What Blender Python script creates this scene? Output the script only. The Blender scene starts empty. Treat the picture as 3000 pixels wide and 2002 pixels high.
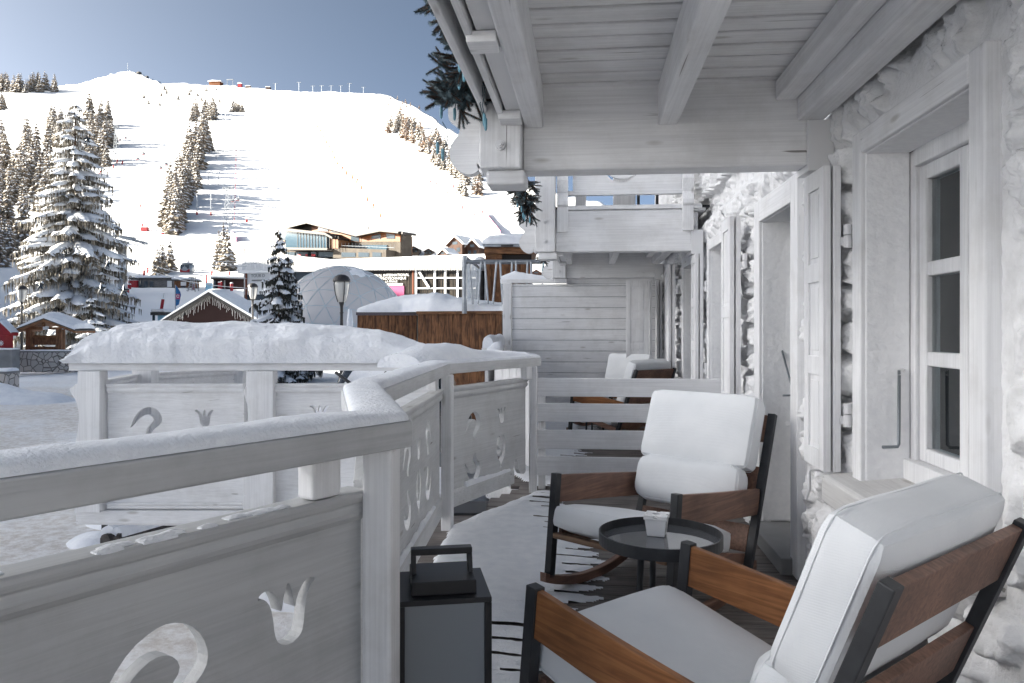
import bpy, bmesh, math, random
import numpy as np
from mathutils import Vector, Matrix, noise as mnoise
S = bpy.context.scene
COL = S.collection
PI = math.pi
R = math.radians
random.seed(7)
# ------------------------------------------------------------------ camera model (also used to read places off the photo)
F, HC, CX, HY, K = 2200.0, 1.35, 1500.0, 963.0, 3000 / 2350.0
A = math.atan(217 / 2200.0)
ca, sa = math.cos(A), math.sin(A)
def ray(u, v):
    x = (u * K - CX) / F; z = (HY - v * K) / F
    return Vector((x * ca - sa, x * sa + ca, z))
C0 = Vector((0, 0, HC))
def onz(u, v, z=0.0):
    r = ray(u, v); return C0 + r * ((z - HC) / r.z)
def onx(u, v, x):
    r = ray(u, v); return C0 + r * (x / r.x)
def ony(u, v, y):
    r = ray(u, v); return C0 + r * (y / r.y)
def at(u, v, d):
    return C0 + ray(u, v) * d
def onpl(u, v, p, n):
    r = ray(u, v); return C0 + r * ((p - C0).dot(n) / r.dot(n))
RV = Vector((ca, sa, 0)); FV = Vector((-sa, ca, 0)); UV = Vector((0, 0, 1))

# ------------------------------------------------------------------ numpy value noise
def vnoise(x, y, seed=0, z=None):
    x = np.asarray(x, float); y = np.asarray(y, float)
    xi = np.floor(x).astype(np.int64); yi = np.floor(y).astype(np.int64)
    xf = x - xi; yf = y - yi
    xf = xf * xf * (3 - 2 * xf); yf = yf * yf * (3 - 2 * yf)
    def h(a, b):
        n = (a * 374761393 + b * 668265263 + seed * 144269) & 0x7fffffff
        n = ((n ^ (n >> 13)) * 1274126177) & 0x7fffffff
        n = (n ^ (n >> 16)) & 0xffff
        return n / 65535.0
    a = h(xi, yi); b = h(xi + 1, yi); c = h(xi, yi + 1); d = h(xi + 1, yi + 1)
    return (a * (1 - xf) + b * xf) * (1 - yf) + (c * (1 - xf) + d * xf) * yf
def fbm(x, y, seed=0, o=4, g=.5):
    s = 0; amp = 1; t = 0
    for i in range(o):
        s = s + amp * vnoise(np.asarray(x) * 2 ** i, np.asarray(y) * 2 ** i, seed + i * 17); t += amp; amp *= g
    return s / t

# ------------------------------------------------------------------ materials
def mat(name, col, rough=.6, metal=0., spec=.5):
    m = bpy.data.materials.new(name); m.use_nodes = True
    b = m.node_tree.nodes['Principled BSDF']
    b.inputs['Base Color'].default_value = (*col, 1); b.inputs['Roughness'].default_value = rough
    b.inputs['Metallic'].default_value = metal; b.inputs['Specular IOR Level'].default_value = spec
    return m
def nodes(m):
    nt = m.node_tree; return nt, nt.nodes['Principled BSDF'], nt.nodes.new, nt.links.new
def noisy(name, col, col2, scale=6, rough=.6, bump=.15, stretch=(1, 1, 1), detail=6, bscale=None, metal=0., dist=.01, lo=.35, hi=.65, spec=.4, rvar=0.):
    m = mat(name, col, rough, metal, spec); nt, b, N, L = nodes(m)
    tc = N('ShaderNodeTexCoord'); mp = N('ShaderNodeMapping'); mp.inputs['Scale'].default_value = stretch
    L(tc.outputs['Object'], mp.inputs['Vector'])
    n1 = N('ShaderNodeTexNoise'); n1.inputs['Scale'].default_value = scale; n1.inputs['Detail'].default_value = detail
    L(mp.outputs[0], n1.inputs['Vector'])
    cr = N('ShaderNodeValToRGB'); cr.color_ramp.elements[0].position = lo; cr.color_ramp.elements[1].position = hi
    cr.color_ramp.elements[0].color = (*col2, 1); cr.color_ramp.elements[1].color = (*col, 1)
    L(n1.outputs['Fac'], cr.inputs[0]); L(cr.outputs[0], b.inputs['Base Color'])
    n2 = n1
    if bscale:
        n2 = N('ShaderNodeTexNoise'); n2.inputs['Scale'].default_value = bscale; n2.inputs['Detail'].default_value = detail
        L(mp.outputs[0], n2.inputs['Vector'])
    if bump:
        bp = N('ShaderNodeBump'); bp.inputs['Strength'].default_value = bump; bp.inputs['Distance'].default_value = dist
        L(n2.outputs['Fac'], bp.inputs['Height']); L(bp.outputs[0], b.inputs['Normal'])
    return m
def painted(name, axis, col=(.82, .82, .825), worn=.0, rot=0):
    """white painted timber, grain along one axis, hairline cracks showing the darker wood"""
    m = mat(name, col, .55, 0, .35); nt, b, N, L = nodes(m)
    tc = N('ShaderNodeTexCoord'); src = tc.outputs['Object']
    if rot:
        vr = N('ShaderNodeVectorRotate'); vr.rotation_type = 'Z_AXIS'; vr.inputs['Angle'].default_value = rot; L(src, vr.inputs['Vector']); src = vr.outputs[0]
    def mp(s, ln):
        q = N('ShaderNodeMapping'); v = [s, s, s]; v[axis] = ln; q.inputs['Scale'].default_value = v
        L(src, q.inputs['Vector']); return q
    g = N('ShaderNodeTexNoise'); g.inputs['Scale'].default_value = 1; g.inputs['Detail'].default_value = 5; g.inputs['Distortion'].default_value = .6
    L(mp(95, 2.2).outputs[0], g.inputs['Vector'])
    big = N('ShaderNodeTexNoise'); big.inputs['Scale'].default_value = 1; big.inputs['Detail'].default_value = 3
    L(mp(7, 1.2).outputs[0], big.inputs['Vector'])
    ck = N('ShaderNodeTexNoise'); ck.inputs['Scale'].default_value = 1; ck.inputs['Detail'].default_value = 2
    L(mp(42, 1.6).outputs[0], ck.inputs['Vector'])
    r1 = N('ShaderNodeValToRGB'); e = r1.color_ramp.elements
    e[0].position = .30; e[0].color = (*[c * .88 for c in col], 1); e[1].position = .62; e[1].color = (*col, 1)
    L(g.outputs['Fac'], r1.inputs[0])
    r2 = N('ShaderNodeValToRGB'); e = r2.color_ramp.elements
    e[0].position = .3; e[0].color = (.90, .90, .91, 1); e[1].position = .7; e[1].color = (1.03, 1.03, 1.03, 1)
    L(big.outputs['Fac'], r2.inputs[0])
    mu = N('ShaderNodeMixRGB'); mu.blend_type = 'MULTIPLY'; mu.inputs[0].default_value = 1
    L(r1.outputs[0], mu.inputs[1]); L(r2.outputs[0], mu.inputs[2])
    r3 = N('ShaderNodeValToRGB'); e = r3.color_ramp.elements
    e[0].position = .245 + worn; e[0].color = (1, 1, 1, 1); e[1].position = .275 + worn; e[1].color = (0, 0, 0, 1)
    L(ck.outputs['Fac'], r3.inputs[0])
    mx = N('ShaderNodeMixRGB'); mx.inputs[2].default_value = (.25, .24, .23, 1)
    L(r3.outputs[0], mx.inputs[0]); L(mu.outputs[0], mx.inputs[1])
    vk = N('ShaderNodeTexVoronoi'); vk.inputs['Scale'].default_value = 1; L(mp(7.5, 2.1).outputs[0], vk.inputs['Vector'])
    rk = N('ShaderNodeValToRGB'); e = rk.color_ramp.elements; e[0].position = .045; e[0].color = (.62, .60, .57, 1); e[1].position = .12; e[1].color = (1, 1, 1, 1); L(vk.outputs['Distance'], rk.inputs[0])
    st = N('ShaderNodeTexNoise'); st.inputs['Scale'].default_value = 3.1; st.inputs['Detail'].default_value = 7; st.inputs['Roughness'].default_value = .68; L(src, st.inputs['Vector'])
    rs = N('ShaderNodeValToRGB'); e = rs.color_ramp.elements; e[0].position = .36; e[0].color = (.80, .79, .77, 1); e[1].position = .52; e[1].color = (1, 1, 1, 1); L(st.outputs['Fac'], rs.inputs[0])
    m1 = N('ShaderNodeMixRGB'); m1.blend_type = 'MULTIPLY'; m1.inputs[0].default_value = .8; L(mx.outputs[0], m1.inputs[1]); L(rk.outputs[0], m1.inputs[2])
    m2 = N('ShaderNodeMixRGB'); m2.blend_type = 'MULTIPLY'; m2.inputs[0].default_value = .5; L(m1.outputs[0], m2.inputs[1]); L(rs.outputs[0], m2.inputs[2]); L(m2.outputs[0], b.inputs['Base Color'])
    bp = N('ShaderNodeBump'); bp.inputs['Strength'].default_value = .5; bp.inputs['Distance'].default_value = .0025
    L(g.outputs['Fac'], bp.inputs['Height']); L(bp.outputs[0], b.inputs['Normal'])
    return m
def oiled(name, c1, c2, axis=1, rough=.5, s=60):
    m = mat(name, c1, rough, 0, .35); nt, b, N, L = nodes(m)
    tc = N('ShaderNodeTexCoord'); q = N('ShaderNodeMapping'); v = [s, s, s]; v[axis] = 3.; q.inputs['Scale'].default_value = v
    L(tc.outputs['Object'], q.inputs['Vector'])
    g = N('ShaderNodeTexNoise'); g.inputs['Scale'].default_value = 1; g.inputs['Detail'].default_value = 6; g.inputs['Distortion'].default_value = 1.
    L(q.outputs[0], g.inputs['Vector'])
    w = N('ShaderNodeTexNoise'); w.inputs['Scale'].default_value = 5; w.inputs['Detail'].default_value = 4
    L(tc.outputs['Object'], w.inputs['Vector'])
    r1 = N('ShaderNodeValToRGB'); e = r1.color_ramp.elements
    e[0].position = .35; e[0].color = (*c2, 1); e[1].position = .65; e[1].color = (*c1, 1)
    L(g.outputs['Fac'], r1.inputs[0])
    r2 = N('ShaderNodeValToRGB'); e = r2.color_ramp.elements
    e[0].position = .35; e[0].color = (.72, .72, .72, 1); e[1].position = .65; e[1].color = (1.12, 1.12, 1.12, 1)
    L(w.outputs['Fac'], r2.inputs[0])
    mu = N('ShaderNodeMixRGB'); mu.blend_type = 'MULTIPLY'; mu.inputs[0].default_value = 1
    L(r1.outputs[0], mu.inputs[1]); L(r2.outputs[0], mu.inputs[2]); L(mu.outputs[0], b.inputs['Base Color'])
    bp = N('ShaderNodeBump'); bp.inputs['Strength'].default_value = .25; bp.inputs['Distance'].default_value = .002
    L(g.outputs['Fac'], bp.inputs['Height']); L(bp.outputs[0], b.inputs['Normal'])
    return m
M = {}
for i, ax in enumerate('xyz'):
    M['white_' + ax] = painted('white_painted_timber_' + ax, i)
M['white_ceiling'] = painted('white_painted_boards', 0, (.83, .83, .83), .03)
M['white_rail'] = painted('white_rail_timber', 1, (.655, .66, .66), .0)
M['white_rail_skew_shade'] = painted('white_rail_timber_skew_shade', 1, (.52, .525, .525), -.01, R(30.2))  # near rail segment: same white paint, darkened to stand in for light falloff
M['white_rail_skew_shade2'] = painted('white_rail_timber_skew_shade2', 1, (.655, .66, .66), -.01, R(22))
M['stucco'] = noisy('white_stucco', (.83, .83, .835), (.78, .78, .79), 30, .8, .7, bscale=26, dist=.012)
M['limestone'] = noisy('whitewashed_stone', (.79, .79, .795), (.66, .66, .66), 14, .85, .7, bscale=70, dist=.008, lo=.30, hi=.55)
M['sill'] = painted('weathered_sill_timber', 1, (.66, .65, .635), .05)
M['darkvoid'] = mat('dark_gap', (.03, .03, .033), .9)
M['metal_white'] = mat('white_lacquered_steel', (.68, .68, .69), .35, .0, .5)
M['steel'] = noisy('galvanised_steel', (.36, .38, .41), (.26, .28, .30), 12, .4, .05, metal=.7)
M['hook'] = mat('grey_iron_hook', (.22, .24, .26), .4, .6)
M['glass'] = mat('dark_window_glass', (.075, .082, .09), .05, 0, .8)
M['anthracite'] = noisy('anthracite_metal', (.035, .037, .041), (.026, .027, .03), 20, .5, .1)
M['teak'] = oiled('reddish_weathered_wood', (.27, .15, .105), (.17, .095, .068), 1)
M['teak_orange'] = oiled('oiled_orange_wood', (.34, .145, .055), (.20, .08, .03), 1)
M['teak_grey'] = oiled('greyed_wood', (.30, .19, .12), (.17, .10, .065), 0)
M['fabric'] = None
def fabric():
    m = mat('pale_grey_woven_fabric', (.72, .74, .76), .9, 0, .2); nt, b, N, L = nodes(m)
    tc = N('ShaderNodeTexCoord')
    ws = []
    for d in ('X', 'Z', 'Y'):
        w = N('ShaderNodeTexWave'); w.wave_type = 'BANDS'; w.bands_direction = d; w.inputs['Scale'].default_value = 55; w.inputs['Distortion'].default_value = .4
        L(tc.outputs['Object'], w.inputs['Vector']); ws.append(w)
    a = N('ShaderNodeMath'); a.operation = 'ADD'; L(ws[0].outputs['Fac'], a.inputs[0]); L(ws[1].outputs['Fac'], a.inputs[1])
    a2 = N('ShaderNodeMath'); a2.operation = 'ADD'; L(a.outputs[0], a2.inputs[0]); L(ws[2].outputs['Fac'], a2.inputs[1])
    bp = N('ShaderNodeBump'); bp.inputs['Strength'].default_value = .14; bp.inputs['Distance'].default_value = .002
    n = N('ShaderNodeTexNoise'); n.inputs['Scale'].default_value = 4.; n.inputs['Detail'].default_value = 5
    L(tc.outputs['Object'], n.inputs['Vector'])
    r = N('ShaderNodeValToRGB'); e = r.color_ramp.elements; e[0].position = .3; e[0].color = (.68, .70, .72, 1); e[1].position = .7; e[1].color = (.76, .775, .79, 1)
    L(n.outputs['Fac'], r.inputs[0]); L(r.outputs[0], b.inputs['Base Color'])
    L(a2.outputs[0], bp.inputs['Height'])
    bp2 = N('ShaderNodeBump'); bp2.inputs['Strength'].default_value = .25; bp2.inputs['Distance'].default_value = .03
    L(n.outputs['Fac'], bp2.inputs['Height']); L(bp.outputs[0], bp2.inputs['Normal']); L(bp2.outputs[0], b.inputs['Normal'])
    return m
M['fabric'] = fabric()
M['snow'] = noisy('fresh_snow', (.87, .885, .91), (.77, .79, .835), 6, .7, .6, bscale=42, dist=.016, detail=8, spec=.2)
M['snow_fine'] = noisy('powder_snow', (.87, .885, .91), (.79, .81, .845), 14, .7, .75, bscale=95, dist=.007, detail=6, spec=.2)
M['deck'] = oiled('wet_dark_decking', (.20, .175, .16), (.105, .09, .083), 0, .5, 55)
def pane_glass():
    m = bpy.data.materials.new('clear_window_pane'); m.use_nodes = True; nt = m.node_tree; nt.nodes.clear(); N = nt.nodes.new; L = nt.links.new
    o = N('ShaderNodeOutputMaterial'); mx = N('ShaderNodeMixShader'); tr = N('ShaderNodeBsdfTransparent'); gl = N('ShaderNodeBsdfGlossy'); fr = N('ShaderNodeFresnel')
    tr.inputs['Color'].default_value = (.80, .84, .86, 1); gl.inputs['Roughness'].default_value = .015; gl.inputs['Color'].default_value = (.9, .93, .95, 1); fr.inputs['IOR'].default_value = 1.62
    L(fr.outputs[0], mx.inputs[0]); L(tr.outputs[0], mx.inputs[1]); L(gl.outputs[0], mx.inputs[2]); L(mx.outputs[0], o.inputs[0]); return m
M['glass'] = pane_glass()
M['curtain'] = noisy('grey_curtain', (.75, .76, .78), (.66, .67, .69), 3, .9, 0)
M['frosted'] = mat('frosted_glass', (.25, .27, .29), .35, 0, .5)
M['black'] = mat('black_metal', (.016, .016, .018), .45)
M['ceramic'] = mat('white_ceramic', (.80, .80, .81), .2)
M['tableglass'] = mat('dark_table_glass', (.10, .105, .115), .03, 0, 1.0)
M['brown_plank'] = oiled('brown_stained_planks', (.25, .115, .05), (.07, .028, .012), 2, .7, 22)
M['brown_beam'] = oiled('brown_beam', (.27, .13, .06), (.12, .05, .022), 0, .7, 26)
M['kiosk'] = oiled('old_brown_timber', (.21, .10, .05), (.09, .04, .02), 2, .7, 18)
M['cap_metal'] = mat('grey_purple_flashing', (.10, .085, .10), .5, .4)
M['slate'] = noisy('slate_grey', (.09, .085, .085), (.05, .05, .05), 8, .8, .3)
M['rubble'] = None
def rubble():
    m = mat('rubble_stone', (.3, .28, .26), .9); nt, b, N, L = nodes(m)
    tc = N('ShaderNodeTexCoord'); v = N('ShaderNodeTexVoronoi'); v.inputs['Scale'].default_value = 3.6; v.feature = 'DISTANCE_TO_EDGE'
    v2 = N('ShaderNodeTexVoronoi'); v2.inputs['Scale'].default_value = 3.6
    L(tc.outputs['Object'], v.inputs['Vector']); L(tc.outputs['Object'], v2.inputs['Vector'])
    r = N('ShaderNodeValToRGB'); e = r.color_ramp.elements; e[0].position = .02; e[0].color = (.30, .29, .28, 1); e[1].position = .07; e[1].color = (1, 1, 1, 1)
    L(v.outputs['Distance'], r.inputs[0])
    h = N('ShaderNodeMixRGB'); h.blend_type = 'MIX'; h.inputs[1].default_value = (.58, .53, .49, 1); h.inputs[2].default_value = (.40, .385, .37, 1)
    L(v2.outputs['Color'], h.inputs[0])
    mu = N('ShaderNodeMixRGB'); mu.blend_type = 'MULTIPLY'; mu.inputs[0].default_value = 1
    L(r.outputs[0], mu.inputs[1]); L(h.outputs[0], mu.inputs[2]); L(mu.outputs[0], b.inputs['Base Color'])
    bp = N('ShaderNodeBump'); bp.inputs['Strength'].default_value = .8; bp.inputs['Distance'].default_value = .06
    L(r.outputs[0], bp.inputs['Height']); L(bp.outputs[0], b.inputs['Normal'])
    return m
M['rubble'] = rubble()
M['needle'] = noisy('frosted_spruce_needles', (.30, .255, .205), (.085, .072, .055), .9, .8, 0)
M['needle_hang'] = noisy('frosted_hanging_twigs', (.34, .31, .27), (.055, .045, .028), 2.6, .8, 0, lo=.40, hi=.66)
M['needle_dark'] = noisy('dark_spruce_needles', (.06, .06, .05), (.02, .023, .02), 2.5, .8, 0)
M['needle_blue'] = noisy('frosted_fir_needles', (.12, .17, .19), (.05, .08, .09), 9, .6, 0)
M['larch'] = noisy('brown_larch_twigs', (.30, .21, .15), (.15, .10, .07), 1.5, .9, 0)
M['bark'] = noisy('bark', (.10, .06, .04), (.05, .03, .02), 6, .9, .4)
M['bulb'] = mat('pale_blue_bulb_case', (.13, .30, .38), .4)
M['cable'] = mat('blue_grey_cable', (.05, .10, .13), .5)
M['red'] = noisy('red_padding', (.34, .012, .022), (.24, .01, .017), 3, .6, .1)
M['orange'] = mat('orange_padding', (.42, .09, .01), .6)
M['pink'] = mat('pink_print', (.35, .05, .15), .6)
M['pinknet'] = mat('pink_net', (.75, .25, .35), .7)
M['blue'] = noisy('blue_banner', (.02, .18, .42), (.015, .09, .25), 5, .6, 0)
M['lightblue'] = mat('light_blue_panel', (.30, .55, .72), .6)
M['white'] = mat('plain_white', (.78, .78, .78), .6)
M['concrete'] = noisy('concrete', (.26, .26, .26), (.19, .19, .19), 2, .8, .2)
M['greystone'] = noisy('grey_masonry', (.20, .19, .185), (.11, .11, .11), 3, .9, .5, stretch=(1, 1, 3))
M['lampmetal'] = mat('dark_grey_cast_iron', (.045, .042, .042), .5, .3)
M['lampglass'] = mat('milky_lamp_glass', (.62, .60, .56), .25, 0, .5)
M['dome'] = mat('translucent_dome_sheet', (.56, .545, .55), .25, 0, .5)
M['domerib'] = mat('dome_rib', (.42, .50, .55), .4)
M['larchwood'] = oiled('sunny_larch_cladding', (.20, .060, .008), (.11, .032, .005), 2, .6, 3)
M['roofbrown'] = mat('brown_roof_edge', (.022, .016, .013), .6)
M['darkbrown'] = noisy('dark_brown_fascia', (.022, .013, .009), (.014, .009, .006), 4, .6, 0)
M['curtainwall'] = mat('sky_reflecting_glass', (.045, .075, .10), .08, 0, .8)
M['darkpane'] = mat('dark_pane', (.05, .065, .08), .1, 0, .6)
M['beige'] = noisy('beige_stone', (.075, .064, .052), (.05, .041, .034), .6, .9, .2)
M['chaletwood'] = noisy('village_timber', (.06, .026, .015), (.038, .016, .01), 1, .8, 0)
M['rust'] = mat('rusty_post', (.14, .04, .018), .8)
M['rock'] = noisy('dark_rock', (.12, .11, .10), (.06, .055, .05), .5, .9, .3)
M['carpaint'] = mat('black_car_paint', (.014, .02, .028), .2, 0, .6)
M['darkred'] = mat('dark_red_boards', (.018, .005, .005), .9)
M['wire'] = mat('pale_light_string', (.62, .62, .62), .6)
M['log'] = noisy('dark_log', (.08, .07, .065), (.035, .03, .03), 10, .8, .4)

# ------------------------------------------------------------------ mesh builder
class MB:
    def __init__(s): s.v = []; s.f = []; s.m = []; s.uvless = True
    def add(s, vs, fs, mi=0):
        o = len(s.v); s.v += [tuple(p) for p in vs]; s.f += [[i + o for i in f] for f in fs]; s.m += [mi] * len(fs); return s
    def box(s, lo, hi, mi=0):
        x0, y0, z0 = lo; x1, y1, z1 = hi
        return s.add([(x0,y0,z0),(x1,y0,z0),(x1,y1,z0),(x0,y1,z0),(x0,y0,z1),(x1,y0,z1),(x1,y1,z1),(x0,y1,z1)],
              [(0,3,2,1),(4,5,6,7),(0,1,5,4),(1,2,6,5),(2,3,7,6),(3,0,4,7)], mi)
    def obox(s, c, ex, ey, ez, mi=0):
        c, ex, ey, ez = map(Vector, (c, ex, ey, ez)); P = []
        for k in (-1, 1):
            for a, b in ((-1,-1),(1,-1),(1,1),(-1,1)): P.append(c + ex * a + ey * b + ez * k)
        return s.add(P, [(0,3,2,1),(4,5,6,7),(0,1,5,4),(1,2,6,5),(2,3,7,6),(3,0,4,7)], mi)
    def beam(s, a, b, w, h, up=(0,0,1), mi=0):
        a, b = Vector(a), Vector(b); d = (b - a); u = Vector(up); sd = d.cross(u)
        if sd.length < 1e-6: sd = d.cross(Vector((1,0,0)))
        sd.normalize(); u2 = sd.cross(d).normalized()
        return s.obox((a + b) / 2, d / 2, sd * w / 2, u2 * h / 2, mi)
    def tube(s, pts, rad, n=8, mi=0, cap=True):
        pts = [Vector(p) for p in pts]; rs = rad if isinstance(rad, (list, tuple)) else [rad] * len(pts)
        V = []; Fc = []; pu = None
        for i, p in enumerate(pts):
            t = (pts[min(i + 1, len(pts) - 1)] - pts[max(i - 1, 0)]).normalized()
            u = pu - t * pu.dot(t) if pu is not None else t.orthogonal()
            if u.length < 1e-5: u = t.orthogonal()
            u.normalize(); pu = u; w = t.cross(u)
            for k in range(n):
                a = 2 * PI * k / n; V.append(p + (u * math.cos(a) + w * math.sin(a)) * rs[i])
        for i in range(len(pts) - 1):
            for k in range(n): Fc.append((i*n+k, i*n+(k+1)%n, (i+1)*n+(k+1)%n, (i+1)*n+k))
        if cap: Fc.append(tuple(range(n - 1, -1, -1))); Fc.append(tuple(range((len(pts)-1)*n, len(pts)*n)))
        return s.add(V, Fc, mi)
    def lathe(s, c, prof, n=16, mi=0):
        c = Vector(c); V = []; Fc = []
        for r, z in prof:
            for k in range(n): a = 2*PI*k/n; V.append(c + Vector((r*math.cos(a), r*math.sin(a), z)))
        for i in range(len(prof) - 1):
            for k in range(n): Fc.append((i*n+k, i*n+(k+1)%n, (i+1)*n+(k+1)%n, (i+1)*n+k))
        Fc.append(tuple(range(n-1,-1,-1))); Fc.append(tuple(range((len(prof)-1)*n, len(prof)*n)))
        return s.add(V, Fc, mi)
    def prism(s, poly, d, mi=0):
        """poly: 3D points of a planar outline; d: extrusion vector"""
        n = len(poly); d = Vector(d); P = [Vector(p) for p in poly]; Q = [p + d for p in P]
        return s.add(P + Q, [tuple(range(n)), tuple(range(2*n-1, n-1, -1))] + [(i, i + n, (i+1) % n + n, (i+1) % n) for i in range(n)], mi)
    def grid(s, P, mi=0, close=False):
        r = len(P); c = len(P[0]); V = [p for row in P for p in row]
        return s.add(V, [(i*c+j, i*c+j+1, (i+1)*c+j+1, (i+1)*c+j) for i in range(r-1) for j in range(c-1)], mi)
    def build(s, name, mats, parent=None, smooth=False, bevel=0, local=False, fix=True, auto=None):
        me = bpy.data.meshes.new(name)
        off = Vector((0,0,0))
        if parent is not None and not local:
            q = parent
            while q: off = off + q.location; q = q.parent
        if s.v:
            arr = np.array(s.v, dtype=np.float64) - np.array(off)
        me.from_pydata(arr.tolist() if s.v else [], [], s.f)
        for m in (mats if isinstance(mats, (list, tuple)) else [mats]): me.materials.append(M[m] if isinstance(m, str) else m)
        me.polygons.foreach_set('material_index', s.m)
        if fix and len(s.f) < 20000:
            bm = bmesh.new(); bm.from_mesh(me); bmesh.ops.recalc_face_normals(bm, faces=bm.faces); bm.to_mesh(me); bm.free()
        if smooth: me.polygons.foreach_set('use_smooth', [True] * len(me.polygons))
        o = bpy.data.objects.new(name, me); COL.objects.link(o)
        if parent: o.parent = parent
        if bevel:
            b = o.modifiers.new('bevel', 'BEVEL'); b.width = bevel; b.segments = 2; b.limit_method = 'ANGLE'; b.angle_limit = R(40)
        return o
def tag(o, label=None, cat=None, group=None, kind=None):
    if label: o['label'] = label
    if cat: o['category'] = cat
    if group: o['group'] = group
    if kind: o['kind'] = kind
    return o
def thing(name, label, cat, loc=(0,0,0), group=None, rz=0):
    o = bpy.data.objects.new(name, None); COL.objects.link(o); o.location = loc; o.rotation_euler = (0, 0, rz); o.empty_display_size = .1
    return tag(o, label, cat, group)
def copy_tree(o, loc, parent=None, label=None, group=None):
    c = o.copy(); COL.objects.link(c)
    if parent is None: c.location = loc
    else: c.parent = parent
    for ch in o.children: copy_tree(ch, None, c)
    if label: c['label'] = label
    if group: c['group'] = group
    return c
def flat_holes(loops, th, to3d):
    """outline + holes (2D) filled and extruded by th; to3d maps (a,b,depth)->world. returns verts, faces"""
    cu = bpy.data.curves.new('tmp', 'CURVE'); cu.dimensions = '2D'; cu.fill_mode = 'BOTH'; cu.extrude = th / 2
    for lp in loops:
        sp = cu.splines.new('POLY'); sp.points.add(len(lp) - 1); sp.use_cyclic_u = True
        for p, q in zip(sp.points, lp): p.co = (q[0], q[1], 0, 1)
    ob = bpy.data.objects.new('tmp', cu); me = bpy.data.meshes.new_from_object(ob)
    vs = [to3d(v.co.x, v.co.y, v.co.z) for v in me.vertices]; fs = [tuple(p.vertices) for p in me.polygons]
    bpy.data.objects.remove(ob); bpy.data.curves.remove(cu); bpy.data.meshes.remove(me)
    return vs, fs
def smooth_loop(pts, it=2):
    for _ in range(it):
        q = []
        for i in range(len(pts)):
            a, b = pts[i], pts[(i+1) % len(pts)]
            q += [(a[0]*.75+b[0]*.25, a[1]*.75+b[1]*.25), (a[0]*.25+b[0]*.75, a[1]*.25+b[1]*.75)]
        pts = q
    return pts
def text_mesh(txt, size, c, right, up, out, th=.01):
    cu = bpy.data.curves.new('tmp', 'FONT'); cu.body = txt; cu.size = size; cu.align_x = 'LEFT'; cu.extrude = th; cu.resolution_u = 2
    ob = bpy.data.objects.new('tmp', cu); me = bpy.data.meshes.new_from_object(ob)
    vs = [Vector(c) + right * v.co.x + up * v.co.y + out * v.co.z for v in me.vertices]; fs = [tuple(p.vertices) for p in me.polygons]
    bpy.data.objects.remove(ob); bpy.data.curves.remove(cu); bpy.data.meshes.remove(me)
    return vs, fs
def rbox(sx, sy, sz, r, n=10, puff=(0,0,0), seed=0):
    """soft cushion: rounded box centred at 0 with bulged faces"""
    V = {}; Fc = []; vs = []
    def vid(p):
        k = tuple(round(c, 5) for c in p)
        if k not in V: V[k] = len(vs); vs.append(p)
        return V[k]
    for ax in range(3):
        for sg in (-1, 1):
            for i in range(n):
                for j in range(n):
                    q = []
                    for a, b in ((i,j),(i+1,j),(i+1,j+1),(i,j+1)):
                        p = [0,0,0]; p[ax] = sg; p[(ax+1)%3] = math.tan((-1+2*a/n)*PI/4*.999); p[(ax+2)%3] = math.tan((-1+2*b/n)*PI/4*.999); q.append(vid(tuple(p)))
                    Fc.append(q if sg > 0 else q[::-1])
    H = (sx/2, sy/2, sz/2); out = []
    for p in vs:
        q = [p[i]*H[i] for i in range(3)]; inn = [max(-(H[i]-r), min(H[i]-r, q[i])) for i in range(3)]
        d = Vector([q[i]-inn[i] for i in range(3)])
        if d.length > 1e-9:
            d = d.normalized() * r
        w = Vector(inn) + d
        for i in range(3):
            if puff[i]:
                j, k = (i+1)%3, (i+2)%3
                f = max(0, 1-(w[j]/H[j])**2) * max(0, 1-(w[k]/H[k])**2)
                w[i] += math.copysign(puff[i]*f*min(1, abs(w[i])/(H[i]*.6)), w[i])
        n0 = mnoise.noise(Vector((w[0]*7+seed, w[1]*7, w[2]*7)))
        w += w.normalized() * n0 * .004
        out.append(w)
    return out, Fc
def offs(pl, d):
    """offset an open 2D polyline to its left by d (mitred)"""
    out = []
    for i, p in enumerate(pl):
        p = Vector(p[:2]); ns = []
        if i > 0: t = (p - Vector(pl[i-1][:2])).normalized(); ns.append(Vector((-t.y, t.x)))
        if i < len(pl)-1: t = (Vector(pl[i+1][:2]) - p).normalized(); ns.append(Vector((-t.y, t.x)))
        n = sum(ns, Vector((0,0))).normalized(); out.append(tuple(p + n * d / max(.3, n.dot(ns[0]))))
    return out
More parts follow.
